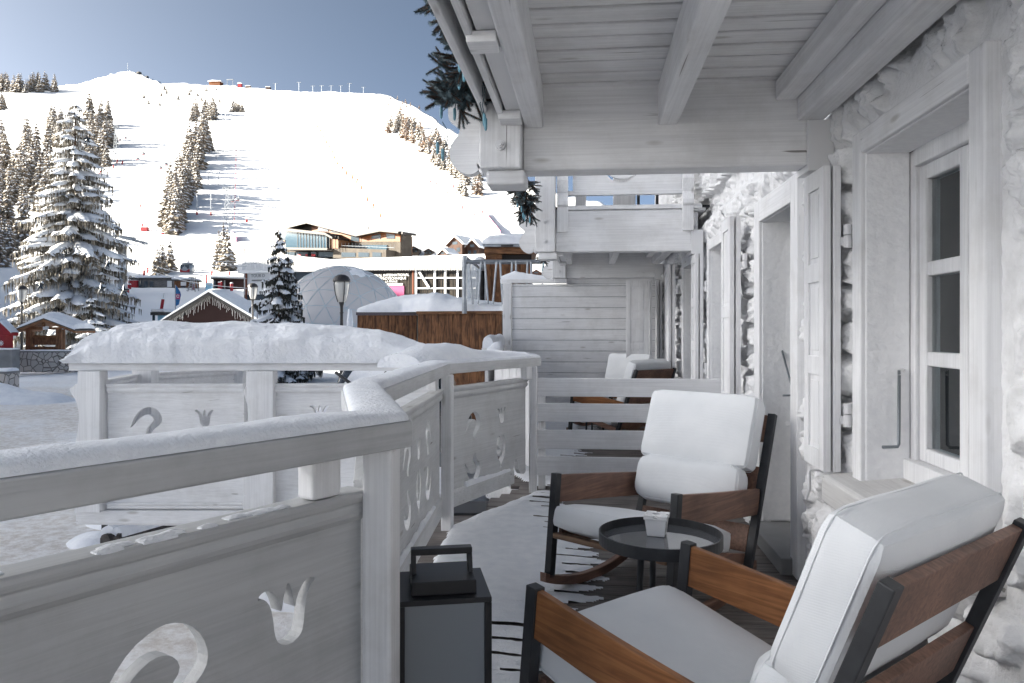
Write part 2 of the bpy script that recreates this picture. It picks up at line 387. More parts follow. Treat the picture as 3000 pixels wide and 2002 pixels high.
def snowcap(Ls, Rs, zs, hs, step=.03, n=11, seed=0, amp=.25, pw=2.4, lump=4.0, over=0.):
    """lumpy snow lying between a left and a right edge polyline; zs base height, hs snow depth at the vertices"""
    mb = MB(); rows = []
    for i in range(len(Ls)-1):
        l0, l1, r0, r1 = Vector(Ls[i]), Vector(Ls[i+1]), Vector(Rs[i]), Vector(Rs[i+1])
        m = max(2, int(max((l1-l0).length, (r1-r0).length) / step))
        for j in range(m + (1 if i == len(Ls)-2 else 0)):
            t = j / m; rows.append((l0.lerp(l1, t), r0.lerp(r1, t), zs[i]+(zs[i+1]-zs[i])*t, hs[i]+(hs[i+1]-hs[i])*t))
    P = []
    for l, r, z, h in rows:
        row = []
        for k in range(n):
            c = -math.cos(PI*k/(n-1)); f = (1-abs(c)**pw)**(1/pw) if abs(c) < 1 else 0
            q = l.lerp(r, (c*(1+over)+1)/2)
            a = mnoise.noise(Vector((q.x*lump+seed, q.y*lump, 3.1))); b = mnoise.noise(Vector((q.x*lump*3.5, q.y*lump*3.5+seed, 7)))
            c2 = mnoise.noise(Vector((q.x*lump*9, q.y*lump*9+seed, 7)))
            row.append((q.x, q.y, z + f*h*(1+amp*a+amp*.35*b) + f*.003*c2 + .001))
        P.append(row)
    mb.grid(P); e0 = [Vector(p) for p in P[0]]; e1 = [Vector(p) for p in P[-1]]
    mb.add(e0, [tuple(range(n))]); mb.add(e1, [tuple(range(n-1,-1,-1))])
    return mb
# ------------------------------------------------------------------ camera, world, sun
cd = bpy.data.cameras.new('camera'); cam = bpy.data.objects.new('camera', cd); COL.objects.link(cam)
cd.sensor_width = 36; cd.lens = 36 * F / 3000; cam.location = C0; cam.rotation_euler = (R(90), 0, A)
cd.shift_y = (HY - 1001) / 3000; cd.clip_start = .05; cd.clip_end = 6000; S.camera = cam
SUN_EL, SUN_AZ = R(19), R(-97)          # azimuth clockwise from +Y
w = bpy.data.worlds.new('World'); S.world = w; w.use_nodes = True
nt = w.node_tree; bg = nt.nodes['Background']; bg.inputs['Strength'].default_value = .13
sky = nt.nodes.new('ShaderNodeTexSky'); sky.sky_type = 'NISHITA'; sky.sun_disc = False
sky.sun_elevation = SUN_EL; sky.sun_rotation = SUN_AZ; sky.altitude = 2000; sky.dust_density = 10; sky.air_density = .16; sky.ozone_density = .2
hs = nt.nodes.new('ShaderNodeHueSaturation'); hs.inputs['Hue'].default_value = .488; hs.inputs['Saturation'].default_value = .92; hs.inputs['Value'].default_value = .24
nt.links.new(sky.outputs[0], hs.inputs['Color']); wb = nt.nodes.new('ShaderNodeMixRGB'); wb.blend_type = 'MULTIPLY'; wb.inputs[0].default_value = 1; wb.inputs[2].default_value = (.905, 1, 1.02, 1)
nt.links.new(hs.outputs[0], wb.inputs[1]); nt.links.new(wb.outputs[0], bg.inputs['Color'])
sl = bpy.data.lights.new('sun', 'SUN'); sl.energy = 2.2; sl.angle = R(.5); sl.color = (1, .93, .79)
so = bpy.data.objects.new('sun', sl); COL.objects.link(so)
sd = Vector((math.sin(SUN_AZ)*math.cos(SUN_EL), math.cos(SUN_AZ)*math.cos(SUN_EL), math.sin(SUN_EL)))
so.rotation_euler = (-sd).to_track_quat('-Z', 'Y').to_euler()
S.view_settings.view_transform = 'Standard'; S.view_settings.look = 'None'; S.view_settings.gamma = 1; S.view_settings.exposure = 3.9
S.render.engine = 'CYCLES'; S.cycles.use_denoising = True; S.cycles.max_bounces = 8; S.cycles.diffuse_bounces = 8
S.cycles.transmission_bounces = 4; S.cycles.caustics_reflective = False; S.cycles.caustics_refractive = False

# ------------------------------------------------------------------ terrain
TPD = [0, 10, 40, 45, 55, 65, 80, 130, 160, 200, 230, 260]
TPZ = [-1.2, -1.2, -.5, -.1, .9, 1.6, 3.5, 8.3, 12, 20, 31.7, 43.4]
RU = [-600, -300, -100, 0, 60, 130, 165, 235, 285, 300, 330, 375, 480, 540, 600, 700, 840, 890, 930, 965, 1000, 1060, 1120, 1180, 1300, 1500, 2400]
RVV = [150, 160, 185, 207, 212, 196, 192, 174, 161, 159, 171, 189, 192, 195, 199, 207, 209, 214, 230, 245, 268, 310, 350, 390, 440, 480, 520]
BA = [-181, -113, -106, -85, -77, -71, -65, -62, -56, -51, -46, -42.5, 181]      # unseen hill flank left of frame, added and shaped to block sun: azimuth -> height
BH = [0, 0, 47, 47, 28, 15, 28, 36, 34, 26, 20, 0, 0]
def terr(x, y):
    x = np.asarray(x, float); y = np.asarray(y, float)
    r = np.hypot(x, y); azc = np.arctan2(x, y) + A
    azc = (azc + PI) % (2*PI) - PI
    d = r * np.cos(np.clip(azc, -R(50), R(55)))
    u = (CX + F * np.tan(np.clip(azc, -R(48), R(40)))) / K
    t = (754 - np.interp(u, RU, RVV)) * K / F
    dr = np.clip(58 / (.39 - np.clip(t, .05, .37)), 215, 1500)
    z = np.where(d < 260, np.interp(d, TPD, TPZ), .39*d - 58)
    zr = .39*dr - 58
    z = np.where(d > dr, zr - .45*(d - dr), z)
    back = np.clip((np.abs(azc) - R(62)) / R(25), 0, 1)
    z = z*(1-back) + (-1.2 + .01*r)*back
    az = np.degrees(np.arctan2(x, y))
    b = np.interp(az, BA, BH) * np.clip((r - 60) / 45, 0, 1)**1.2
    z = z + b*np.clip(1 - (r - 260) / 120, 0, 1)
    k = np.clip((r - 40) / 250, 0, 1)
    z = z + k*(fbm(x/38+50, y/38+50, 3) - .5)*5 + np.clip((r-14)/40, 0, 1)*(fbm(x/9+90, y/9+90, 8) - .5)*.9 + np.clip((r-4)/8,0,1)*(fbm(x/1.7+20, y/1.7+20, 5)-.5)*.14
    return z
def T(x, y): return float(terr(np.array([x]), np.array([y]))[0])
def hit(u, v, d0=18, d1=1500):
    r = ray(u, v); ds = np.geomspace(d0, d1, 2500)
    z = HC + r.z*ds; t = terr(r.x*ds, r.y*ds); q = np.nonzero(z <= t)[0]
    if len(q) == 0: return None
    d = ds[q[0]]; return Vector((r.x*d, r.y*d, float(t[q[0]]))), d
def hitn(u, v):
    for k in range(40):
        q = hit(u, v + k)
        if q: return q
def gp(u, d):
    r = ray(u, 754); x, y = r.x*d, r.y*d; return Vector((x, y, T(x, y)))
az = np.radians(np.concatenate([np.linspace(-180, -60, 60, endpoint=False), np.linspace(-60, -47, 30, endpoint=False), np.linspace(-47, 36, 560, endpoint=False), np.linspace(36, 180, 60)])) - A
rr = np.concatenate([[0, 2.5], np.geomspace(4, 300, 200), np.geomspace(303, 2600, 170)])
AZ, RR = np.meshgrid(az, rr); TX = RR*np.sin(AZ); TY = RR*np.cos(AZ); TZ = terr(TX, TY)
nr, nc = TX.shape
me = bpy.data.meshes.new('snow_ground'); idx = np.arange(nr*nc).reshape(nr, nc)
q = np.stack([idx[:-1, :-1], idx[:-1, 1:], idx[1:, 1:], idx[1:, :-1]], -1).reshape(-1, 4)
me.from_pydata(np.stack([TX, TY, TZ], -1).reshape(-1, 3).tolist(), [], q[:, ::-1].tolist())
me.polygons.foreach_set('use_smooth', [True]*len(me.polygons))
gm = mat('snow_terrain', (.86, .88, .9), .75, 0, .15); nt, b, N, L = nodes(gm)
tc = N('ShaderNodeTexCoord')
sx = N('ShaderNodeSeparateXYZ'); L(tc.outputs['Object'], sx.inputs[0])
dst = N('ShaderNodeVectorMath'); dst.operation = 'LENGTH'; L(tc.outputs['Object'], dst.inputs[0])
near = N('ShaderNodeMapRange'); near.inputs['From Min'].default_value = 30; near.inputs['From Max'].default_value = 37; near.inputs['To Min'].default_value = 1; near.inputs['To Max'].default_value = 0
L(dst.outputs['Value'], near.inputs['Value'])
n1 = N('ShaderNodeTexNoise'); n1.inputs['Scale'].default_value = .35; n1.inputs['Detail'].default_value = 6; L(tc.outputs['Object'], n1.inputs['Vector'])
n2 = N('ShaderNodeTexNoise'); n2.inputs['Scale'].default_value = 7; n2.inputs['Detail'].default_value = 8; n2.inputs['Roughness'].default_value = .7; L(tc.outputs['Object'], n2.inputs['Vector'])
r1 = N('ShaderNodeValToRGB'); e = r1.color_ramp.elements; e[0].position = .28; e[1].position = .50; L(n1.outputs['Fac'], r1.inputs[0])
r2 = N('ShaderNodeValToRGB'); e = r2.color_ramp.elements; e[0].position = .40; e[0].color = (1,1,1,1); e[1].position = .60; e[1].color = (0,0,0,1); L(n2.outputs['Fac'], r2.inputs[0])
a = N('ShaderNodeMath'); a.operation = 'MULTIPLY'; L(r1.outputs[0], a.inputs[0]); L(near.outputs[0], a.inputs[1])
dirt = N('ShaderNodeMixRGB'); dirt.inputs[1].default_value = (.84, .83, .82, 1); dirt.inputs[2].default_value = (.62, .58, .54, 1); L(r2.outputs[0], dirt.inputs[0])
mx = N('ShaderNodeMixRGB'); mx.inputs[1].default_value = (.86, .88, .91, 1); L(a.outputs[0], mx.inputs[0]); L(dirt.outputs[0], mx.inputs[2]); L(mx.outputs[0], b.inputs['Base Color'])
bp = N('ShaderNodeBump'); bp.inputs['Strength'].default_value = .5; bp.inputs['Distance'].default_value = .06; L(n2.outputs['Fac'], bp.inputs['Height'])
n3 = N('ShaderNodeTexNoise'); n3.inputs['Scale'].default_value = .12; n3.inputs['Detail'].default_value = 9; L(tc.outputs['Object'], n3.inputs['Vector'])
bp3 = N('ShaderNodeBump'); bp3.inputs['Strength'].default_value = .25; bp3.inputs['Distance'].default_value = 3; L(n3.outputs['Fac'], bp3.inputs['Height']); L(bp.outputs[0], bp3.inputs['Normal']); L(bp3.outputs[0], b.inputs['Normal'])
me.materials.append(gm)
tag(bpy.data.objects.new('snow_ground', me), kind='structure'); COL.objects.link(bpy.data.objects['snow_ground'])

# ------------------------------------------------------------------ the chalet: wall, ceiling, beams, windows
chalet = thing('chalet', 'whitewashed stone chalet wall with white timber balcony ceiling and panelled shutters along the terrace', 'building', (1.12, 3, 0))
P = 3.85                                   # bays repeat
XW = 1.12
# openings (y0,y1,z0,z1): window, door, and the next bay
OPEN = [(2.28, 3.26, .70, 2.10), (4.20, 5.10, -.2, 2.08)]
OPEN += [(a + P, b + P, c, d) for a, b, c, d in OPEN] + [(OPEN[0][0] + 2*P, OPEN[0][1] + 2*P, .7, 2.1)]
def stone_wall():
    ys = np.concatenate([np.arange(-2.6, 1.6, .04), np.arange(1.6, 2.4, .0065), np.arange(2.4, 5.6, .0115), np.arange(5.6, 12.6, .026)])
    zs = np.arange(-.15, 3.1, .0095)
    zs = np.concatenate([zs, [3.4, 4.5, 6.0]])
    Y, Z = np.meshgrid(ys, zs)
    rg = np.random.default_rng(4)
    def vor(cy, cz, seed, jy=0):
        rg = np.random.default_rng(seed)
        gy = np.arange(-2.6, 13, cy); gz = np.arange(-.6, 6.4, cz)
        GY, GZ = np.meshgrid(gy, gz); GY = GY + (np.arange(len(gz)) % 2)[:, None]*cy*.5
        GY = GY + rg.uniform(-.38, .38, GY.shape)*cy; GZ = GZ + rg.uniform(-.38, .38, GZ.shape)*cz
        H = rg.uniform(0, 1, GY.shape); SY = rg.normal(0, .12, GY.shape); SZ = rg.normal(0, .12, GY.shape)
        wy = Y + (fbm(Y*6+5, Z*6, 11) - .5)*.09; wz = Z + (fbm(Y*6+40, Z*6, 12) - .5)*.09
        iz = np.clip(((wz + .6)/cz).round().astype(int), 0, len(gz)-1); iy = np.clip(((wy + 2.6)/cy).round().astype(int), 0, len(gy)-1)
        f1 = np.full(Y.shape, 9.); f2 = f1.copy(); h = f1*0; ty = f1*0
        for dz in (-2, -1, 0, 1, 2):
            for dy in (-2, -1, 0, 1, 2):
                a = np.clip(iz+dz, 0, len(gz)-1); b = np.clip(iy+dy, 0, len(gy)-1)
                dd = np.hypot((wy-GY[a, b])/cy, (wz-GZ[a, b])/cz)
                nw = dd < f1
                f2 = np.where(nw, f1, np.minimum(f2, dd)); h = np.where(nw, H[a, b], h)
                ty = np.where(nw, SY[a, b]*(wy-GY[a, b])/cy + SZ[a, b]*(wz-GZ[a, b])/cz, ty); f1 = np.where(nw, dd, f1)
        return f2-f1, h, ty
    e1, h1, t1 = vor(.27, .19, 1); e2, h2, t2 = vor(.15, .42, 2)
    up = Z > 2.14
    e = np.where(up, e2, e1); h = np.where(up, h2, h1); tl = np.where(up, t2, t1)
    e3, h3, t3 = vor(.085, .065, 5); e4, h4, t4 = vor(.035, .03, 6)
    s = np.clip((e - .13 - .10*(h < .18))/.13, 0, 1); s = s*s*(3-2*s); s = s*np.where(h < .12, .25, 1)
    big = (fbm(Y*8, Z*8, 21, 4) - .5); rough = (fbm(Y*30, Z*30, 22, 4) - .5)
    chis = .030*(h3 - .5) + .10*t3 + .010*(h4 - .5) + .03*t4
    cut = np.clip((vnoise(Y*2.3, Z*2.3, 77) - .12)*2.6, 0, 1)                  # some stones left smooth under thick limewash
    D = s*(.024 + .040*h + .10*tl + .028*big + .8*cut*chis + .026*rough*(.4 + cut)) + .012*(fbm(Y*3, Z*3, 41) - .5) + .007*rough
    X = 1.168 - D
    top = np.clip((Z - 2.33)/.10, 0, 1)*(Z < 2.62); X = X + .09*top           # pocket behind the wall-plate beam
    for a0, b0, c0, d0 in OPEN:            # smooth render next to the trims
        m = np.maximum(np.maximum(a0-.10-Y, Y-b0-.10), np.maximum(c0-.1-Z, Z-d0-.08)); k = np.clip(1 - m/.06, 0, 1)
        X = X*(1-k) + (1.165 - .01*rough)*k
    nz, ny = Y.shape; idx = np.arange(nz*ny).reshape(nz, ny)
    yc = (Y[:-1, :-1]+Y[1:, 1:])/2; zc = (Z[:-1, :-1]+Z[1:, 1:])/2
    keep = np.ones(yc.shape, bool)
    for a0, b0, c0, d0 in OPEN: keep &= ~((yc > a0-.02) & (yc < b0+.02) & (zc > c0-.03) & (zc < d0+.02))
    q = np.stack([idx[:-1, :-1], idx[1:, :-1], idx[1:, 1:], idx[:-1, 1:]], -1)[keep]
    mb = MB(); mb.v = np.stack([X, Y, Z], -1).reshape(-1, 3).tolist(); mb.f = q.tolist(); mb.m = [0]*len(mb.f)
    return mb.build('stone_wall', 'limestone', chalet, True, fix=False)
stone_wall()
# solid building mass behind the wall face
mb = MB()
for z0, z1 in ((2.2, 6.0),): mb.box((1.24, -2.2, z0), (7, 12.7, z1))
mb.box((2.0, -2.2, -1.4), (7, 12.7, 2.2)); mb.box((1.24, 12.6, -1.4), (2, 12.7, 2.2)); mb.box((1.24, -2.2, -1.4), (2, -2.1, 2.2))
mb.box((1.1, -2.2, 6.0), (7.2, 12.9, 6.3))
mb.build('upper_masonry', 'stucco', chalet)
# ceiling over this balcony and the next one
for y0, y1 in ((-.27, 3.62), (7.46, 11.36)):
    mb = MB(); y = y0; k = 0
    rg = random.Random(int(y0*10)+50)
    while y < y1:
        wd = .142 + rg.uniform(-.012, .012); e = min(y1, y + wd)
        dz = rg.uniform(-.003, .003)
        mb.box((-.30, y, 2.50+dz), (1.16, e - .018, 2.53)); y = e
    MB().box((-.455, y0, 2.534), (1.20, y1, 2.556)).build('subfloor', 'darkvoid', chalet)
    mb.build('ceiling_boards', 'white_ceiling', chalet, bevel=.005)
def beam_y(name, x0, x1, y0, y1, z0, z1, m='white_y', bev=.008): return MB().box((x0, y0, z0), (x1, y1, z1)).build(name, m, chalet, bevel=bev)
for yo, ya in ((0, -.26), (P, 7.50)):
    ye = 3.582 + yo if yo == 0 else 11.282; yf = ye - .104
    beam_y('joist', -.29, -.203, ya, ye, 2.306, 2.498)
    beam_y('joist', .336, .427, ya, ye, 2.306, 2.497)
    beam_y('joist', .872, .968, ya, ye, 2.405, 2.497)
    beam_y('joist', .9705, 1.092, ya, ye, 2.310, 2.496)
    # outer trim: pale soffit strip, thin batten, spacer blocks
    beam_y('soffit_strip', -.362, -.292, ya, yf, 2.335, 2.36, 'metal_white', .002)
    beam_y('batten', -.400, -.374, ya, yf, 2.318, 2.40, 'white_y', .003)
    for yb in ((.2, 2.45, 3.361) if yo == 0 else (8.6, 9.8, 11.1)):
        beam_y('spacer_block', -.395, -.293, yb, yb + .115, 2.295, 2.333, 'white_x', .004)
    beam_y('outer_fascia', -.49, -.46, ya, yf, 2.36, 2.95)
# cross beams with end posts, scroll brackets
SCR = [(625,742),(560,700),(470,770),(330,845),(330,975),(338,1030),(380,1060),(415,1085),(432,1115),(422,1160),(385,1205),(352,1255),(341,1310),(348,1370),(370,1415),(410,1460),(460,1490),(510,1503),(560,1492),(590,1465),(606,1440),(590,1415),(572,1398),(600,1480),(625,1500)]
SCR = [((x/2.936+1200)/K, (y/2.936)/K) for x, y in SCR]
for bi, y0 in enumerate((3.58, 7.43, 11.28)):
    mb = MB().box((-.30, y0 + .004, 2.105), (1.02, y0 + .16, 2.515)); mb.build('cross_beam', 'white_x', chalet, bevel=.012)
    MB().box((1.015, y0 - .012, 2.075), (1.13, y0 + .17, 2.3092)).build('beam_bracket', 'metal_white', chalet, bevel=.004)
    h = MB().lathe((1.06, y0 - .02, 2.22), [(.0, -.012), (.012, -.012), (.012, .012), (0, .012)], 8)
    mb = MB().box((-.497, y0 - .10, 2.10), (-.302, y0 + .16, 2.95 if bi else 2.53))
    mb.build('end_post', 'white_z', chalet, bevel=.008)
    MB().box((-.47, y0 - .06, 2.03), (-.285, y0 + .13, 2.099)).build('post_foot', 'white_x', chalet, bevel=.012)
    for bx, bz in ((-.398, 2.205),) + (((-.40, 2.40),) if bi else ()):
        mb = MB()
        for r, t in ((.026, .008), (.017, .020), (.009, .030)): mb.tube([(bx, y0-.099, bz), (bx, y0-.101-t, bz)], r, 8)
        mb.build('bolt', 'metal_white', chalet, bevel=.001)
    poly = [ony(u, v, 3.62) + Vector((0, y0 - 3.58, 0)) for u, v in SCR]
    if bi == 2: poly = [p + Vector((.0, 0, 0)) for p in poly]
    MB().prism(poly, (0, .07, 0)).build('scroll_bracket', 'white_x', chalet)
# upper balcony front of the next bay
y0 = 7.43
MB().box((-.20, y0 - .015, 2.518), (1.12, y0 + .12, 2.56)).build('balcony_ledge', 'white_x', chalet, bevel=.006)
MB().box((-.20, y0 + .01, 2.665), (1.0, y0 + .07, 2.71)).build('balcony_lower_rail', 'white_x', chalet, bevel=.006)
def ring(cx, cz, r, w_, a0, a1, n=20):
    o = [(cx + (r)*math.cos(a), cz + r*math.sin(a)) for a in np.linspace(a0, a1, n)]
    return o + [(cx + (r-w_*math.sin(PI*i/(n-1))-.002)*math.cos(a), cz + (r-w_*math.sin(PI*i/(n-1))-.002)*math.sin(a)) for i, a in enumerate(np.linspace(a1, a0, n))]
hole = ring(.35, 2.955, .17, .035, R(195), R(345))
vs, fs = flat_holes([[(-.13, 2.712), (1.0, 2.712), (1.0, 3.5), (-.13, 3.5)], hole], .03, lambda a, b, c: (a, y0 + .04 + c, b))
MB().add(vs, fs).build('balcony_panel', 'white_x', chalet)
for x0, x1 in ((-.285, -.175), (.93, 1.035)):
    prof = [(y0+.0, 2.30), (y0+.0, 2.545), (y0-.035, 2.56), (y0-.035, 2.60), (y0+.005, 2.68), (y0-.02, 2.74), (y0-.04, 2.80), (y0-.01, 2.9), (y0+.02, 3.05), (y0+.02, 3.5), (y0+.09, 3.5), (y0+.09, 2.58), (y0+.003, 2.58), (y0+.003, 2.3)]
    prof = [(y0-.035, 2.30), (y0-.035, 2.545), (y0-.07, 2.56), (y0-.07, 2.60), (y0-.03, 2.68), (y0-.055, 2.74), (y0-.075, 2.80), (y0-.045, 2.9), (y0-.015, 3.05), (y0-.015, 3.5), (y0+.0, 3.5), (y0+.0, 2.30)]
    MB().prism([(x0, a, b) for a, b in prof], (x1-x0, 0, 0)).build('balcony_post', 'white_z', chalet, bevel=.004)
mb = MB()                                                           # seen through the slot: posts and rails of the far side
for x in (-.12, .3, .42): mb.box((x, y0 + .9, 2.55), (x + .12, y0 + 1.0, 3.4))
mb.box((-.3, y0 + .95, 2.60), (.9, y0 + 1.0, 2.635)); mb.build('upper_far_railing', 'white_z', chalet)
mb = MB().box((.55, y0 + .8, 2.56), (.58, y0 + .83, 2.95)).box((.75, y0 + .8, 2.56), (.78, y0 + .83, 2.95)).box((.581, y0 + .8, 2.62), (.749, y0 + .83, 2.65)); mb.build('upper_chair_leg', 'anthracite', chalet)

def trim_frame(y0, y1, z0, z1, wd, foot):
    """moulded surround standing proud of the stone"""
    parts = []
    for ya, yb, za, zb in ((y0 - wd, y0, z0 if foot else z0, z1 + wd), (y1, y1 + wd, z0, z1 + wd), (y0, y1, z1, z1 + wd)):
        m = 'white_y' if yb - ya > .3 else 'white_z'
        mb = MB().box((XW, ya, za), (1.20, yb, zb))
        # inner rebate step
        parts.append(mb.build('surround', m, chalet, bevel=.007))
    return parts
def shutter(y, z0, z1, x, wd=.30, flip=False):
    """two folded leaves parked flat along the wall, recessed panels on the outer leaf"""
    for li, (xa, xb, ya, w2) in enumerate(((x, x + .032, y, wd), (x + .043, x + .076, y + .004, wd))):
        mb = MB(); mb.box((xa + .010, ya, z0), (xb, ya + w2, z1))
        st = .065; n = 3; hh = (z1 - z0 - st*1.3*(n+1))/n
        mb.box((xa, ya, z0), (xa + .010, ya + st, z1)); mb.box((xa, ya + w2 - st, z0), (xa + .010, ya + w2, z1))
        zz = z0
        for k in range(n + 1):
            mb.box((xa, ya + st, zz), (xa + .010, ya + w2 - st, zz + st*1.3)); zz += st*1.3 + hh
        for k in range(n):
            za = z0 + st*1.3 + k*(hh + st*1.3); mb.box((xa + .004, ya + st + .02, za + .025), (xa + .010, ya + w2 - st - .02, za + hh - .025))
        o = mb.build('shutter_leaf', 'white_z', chalet, bevel=.002)
        if li == 1:
            for hz in (z0 + .20, z1 - .36):
                h = MB()
                h.tube([(x + .100, y - .006, hz), (x + .100, y - .006, hz + .052)], .017, 10); h.tube([(x + .100, y - .006, hz + .056), (x + .100, y - .006, hz + .10)], .017, 10)
                h.box((x + .07, y - .004, hz + .01), (x + .10, y + .0, hz + .045)); h.build('hinge', 'metal_white', o)
def hook(x, y, z0, z1, dx, dy):
    mb = MB(); mb.tube([(x + .03, y + .03, z1), (x, y, z1), (x, y, z1 - .02)], .007, 6)
    mb.build('hook_eye', 'metal_white', chalet, True)
    mb = MB(); mb.tube([(x, y, z1), (x + dx, y + dy, z0 + .01), (x + dx - .006, y + dy - .004, z0), (x + dx - .07, y + dy - .02, z0)], .0065, 7)
    mb.build('stay_hook', 'hook', chalet, True)
def window(yo):
    y0, y1, z0, z1 = 2.335 + yo, 3.21 + yo, .70, 2.07
    trim_frame(y0, y1, z0, z1, .095, False)
    for n, lo, hi, m in (('reveal', (1.14, y1 - .004, z0), (1.315, y1 + .05, z1), 'stucco'), ('reveal', (1.14, y0 - .05, z0), (1.315, y0 + .004, z1), 'stucco'), ('reveal', (1.14, y0, z1 - .004), (1.315, y1, z1 + .05), 'stucco')):
        MB().box(lo, hi).build(n, m, chalet, bevel=.006)
    sl_ = MB().prism([(1.02, y0 - .12, .60), (1.02, y0 - .12, .706), (1.04, y0 - .12, .716), (1.33, y0 - .12, .745), (1.33, y0 - .12, .60)], (0, y1 - y0 + .30, 0)).build('sill', 'sill', chalet, bevel=.008)
    # window: fixed frame, then one casement with three panes
    xf = 1.318
    fr = MB()
    fr.box((xf, y0 - .02, z0 + .06), (xf + .06, y0 + .045, z1)); fr.box((xf, y1 - .045, z0 + .06), (xf + .06, y1 + .03, z1)); fr.box((xf - .01, y0 + .045, z1 - .07), (xf + .06, y1 - .045, z1 + .01)); fr.box((xf - .03, y0 - .02, z0 + .03), (xf + .06, y1 + .03, z0 + .12))
    w_ = fr.build('window_frame', 'white_z', chalet, bevel=.005)
    ys = [y0 + .05, y1 - .05]; sh = MB(); xs = xf + .012
    zb, zt = z0 + .122, z1 - .072; st = .06
    ym = (ys[0] + ys[1])/2
    for a, b in ((ys[0], ym - .002), (ym + .002, ys[1])):
        sh.box((xs, a, zb), (xs + .045, a + st, zt)); sh.box((xs, b - st, zb), (xs + .045, b, zt))
        sh.box((xs, a + st, zb), (xs + .045, b - st, zb + .055)); sh.box((xs, a + st, zt - .06), (xs + .045, b - st, zt))
        hh = (zt - zb - .115)/3
        for k in (1, 2):
            zz = zb + .055 + k*hh; sh.box((xs + .004, a + st, zz - .028), (xs + .04, b - st, zz + .028))
    sh.build('casement', 'white_z', w_, bevel=.006)
    g = MB().box((xs + .024, ys[0] + .02, zb + .02), (xs + .030, ys[1] - .02, zt - .02)).build('pane', 'glass', w_)
    rows = []
    for zz in (zb - .1, zt + .1): rows.append([(xs + .17 + .028*math.sin(k*.9) + .012*math.sin(k*2.3), ys[0] - .15 + (ys[1] - ys[0] + .3)*k/70, zz) for k in range(71)])
    MB().grid(rows).build('curtain', 'curtain', w_, smooth=True)
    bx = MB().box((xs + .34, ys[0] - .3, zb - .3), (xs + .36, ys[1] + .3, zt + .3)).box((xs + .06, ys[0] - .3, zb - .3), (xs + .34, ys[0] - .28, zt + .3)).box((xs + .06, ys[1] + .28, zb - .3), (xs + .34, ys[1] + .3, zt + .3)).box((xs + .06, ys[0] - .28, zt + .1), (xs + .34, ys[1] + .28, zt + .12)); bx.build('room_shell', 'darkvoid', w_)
    shutter(y1 + .175, .725, 2.06, 1.027, .29)
    hook(1.262, y1 - .03, .872, 1.181, -.002, 0)
def door(yo):
    y0, y1, z0, z1 = 4.275 + yo, 5.03 + yo, 0.0, 2.045
    trim_frame(y0, y1, .005, z1, .14, True)
    for lo, hi in (((1.14, y1 - .004, .1), (1.335, y1 + .05, z1)), ((1.14, y0 - .05, .1), (1.335, y0 + .004, z1)), ((1.14, y0, z1 - .004), (1.335, y1, z1 + .05))):
        MB().box(lo, hi).build('reveal', 'stucco', chalet, bevel=.006)
    MB().box((1.06, y0 - .05, .0), (1.36, y1 + .02, .095)).build('door_step', 'concrete', chalet, bevel=.008)
    fr = MB(); fr.box((1.338, y0 - .02, .097), (1.40, y0 + .06, z1)); fr.box((1.338, y1 - .06, .097), (1.40, y1 + .02, z1)); fr.box((1.338, y0 + .06, z1 - .08), (1.40, y1 - .06, z1))
    fr.box((1.345, y0 + .06, .11), (1.39, y1 - .06, .5)); d = fr.build('glazed_door', 'white_z', chalet, bevel=.005)
    MB().box((1.36, y0 + .06, .5), (1.37, y1 - .06, z1 - .08)).build('pane', 'glass', d); MB().box((1.5, y0 - .1, .1), (1.52, y1 + .1, z1 + .1)).build('curtain', 'curtain', d)
    shutter(y1 + .27, .20, 2.125, .985, .33)
    hook(1.268, y1 + .0, .93, 1.206, .03, -.16)
for k in range(3): window(k*P)
for k in range(2): door(k*P)
# shutter catch below the near shutter
MB().tube([(1.13, 3.62, .69), (1.04, 3.62, .69), (1.035, 3.62, .68), (1.03, 3.60, .61), (1.015, 3.59, .56)], [.006, .006, .008, .009, .003], 6).build('shutter_catch', 'metal_white', chalet, True)
# ------------------------------------------------------------------ deck
def boards(y0, y1, xa, xb, name):
    mb = MB(); y = y0; rg = random.Random(3)
    while y < y1:
        x0 = xa(y) if callable(xa) else xa
        dz = rg.uniform(-.0015, .0015)
        mb.box((x0, y, -.028), (xb, y + .145, dz)); y += .152
    o = mb.build(name, 'deck', None, bevel=.004); tag(o, kind='structure'); return o
def railx(y):
    pl = [(-1.75, -2.4), (-1.70, -.3), (-.50, 1.93), (-.86, 2.95), (-.98, 5.05), (-.44, 6.25), (-.82, 7.0), (-1.0, 8.9), (-1.2, 11.4)]
    ys = [p[1] for p in pl]; xs = [p[0] for p in pl]
    return float(np.interp(y, ys, xs))
boards(-2.4, 12.4, lambda y: railx(y) - .12, 1.17, 'deck')
mb = MB()                                                     # joist skirt under the deck edge
ysk = [-2.4, -.3, 1.93, 2.95, 5.05, 6.25, 7.0, 8.9, 11.4]
for a, b in zip(ysk[:-1], ysk[1:]):
    mb.beam((railx(a) - .10, a, -.13), (railx(b) - .10, b, -.13), .04, .20)
tag(mb.build('deck_skirt', 'white_y'), kind='structure')
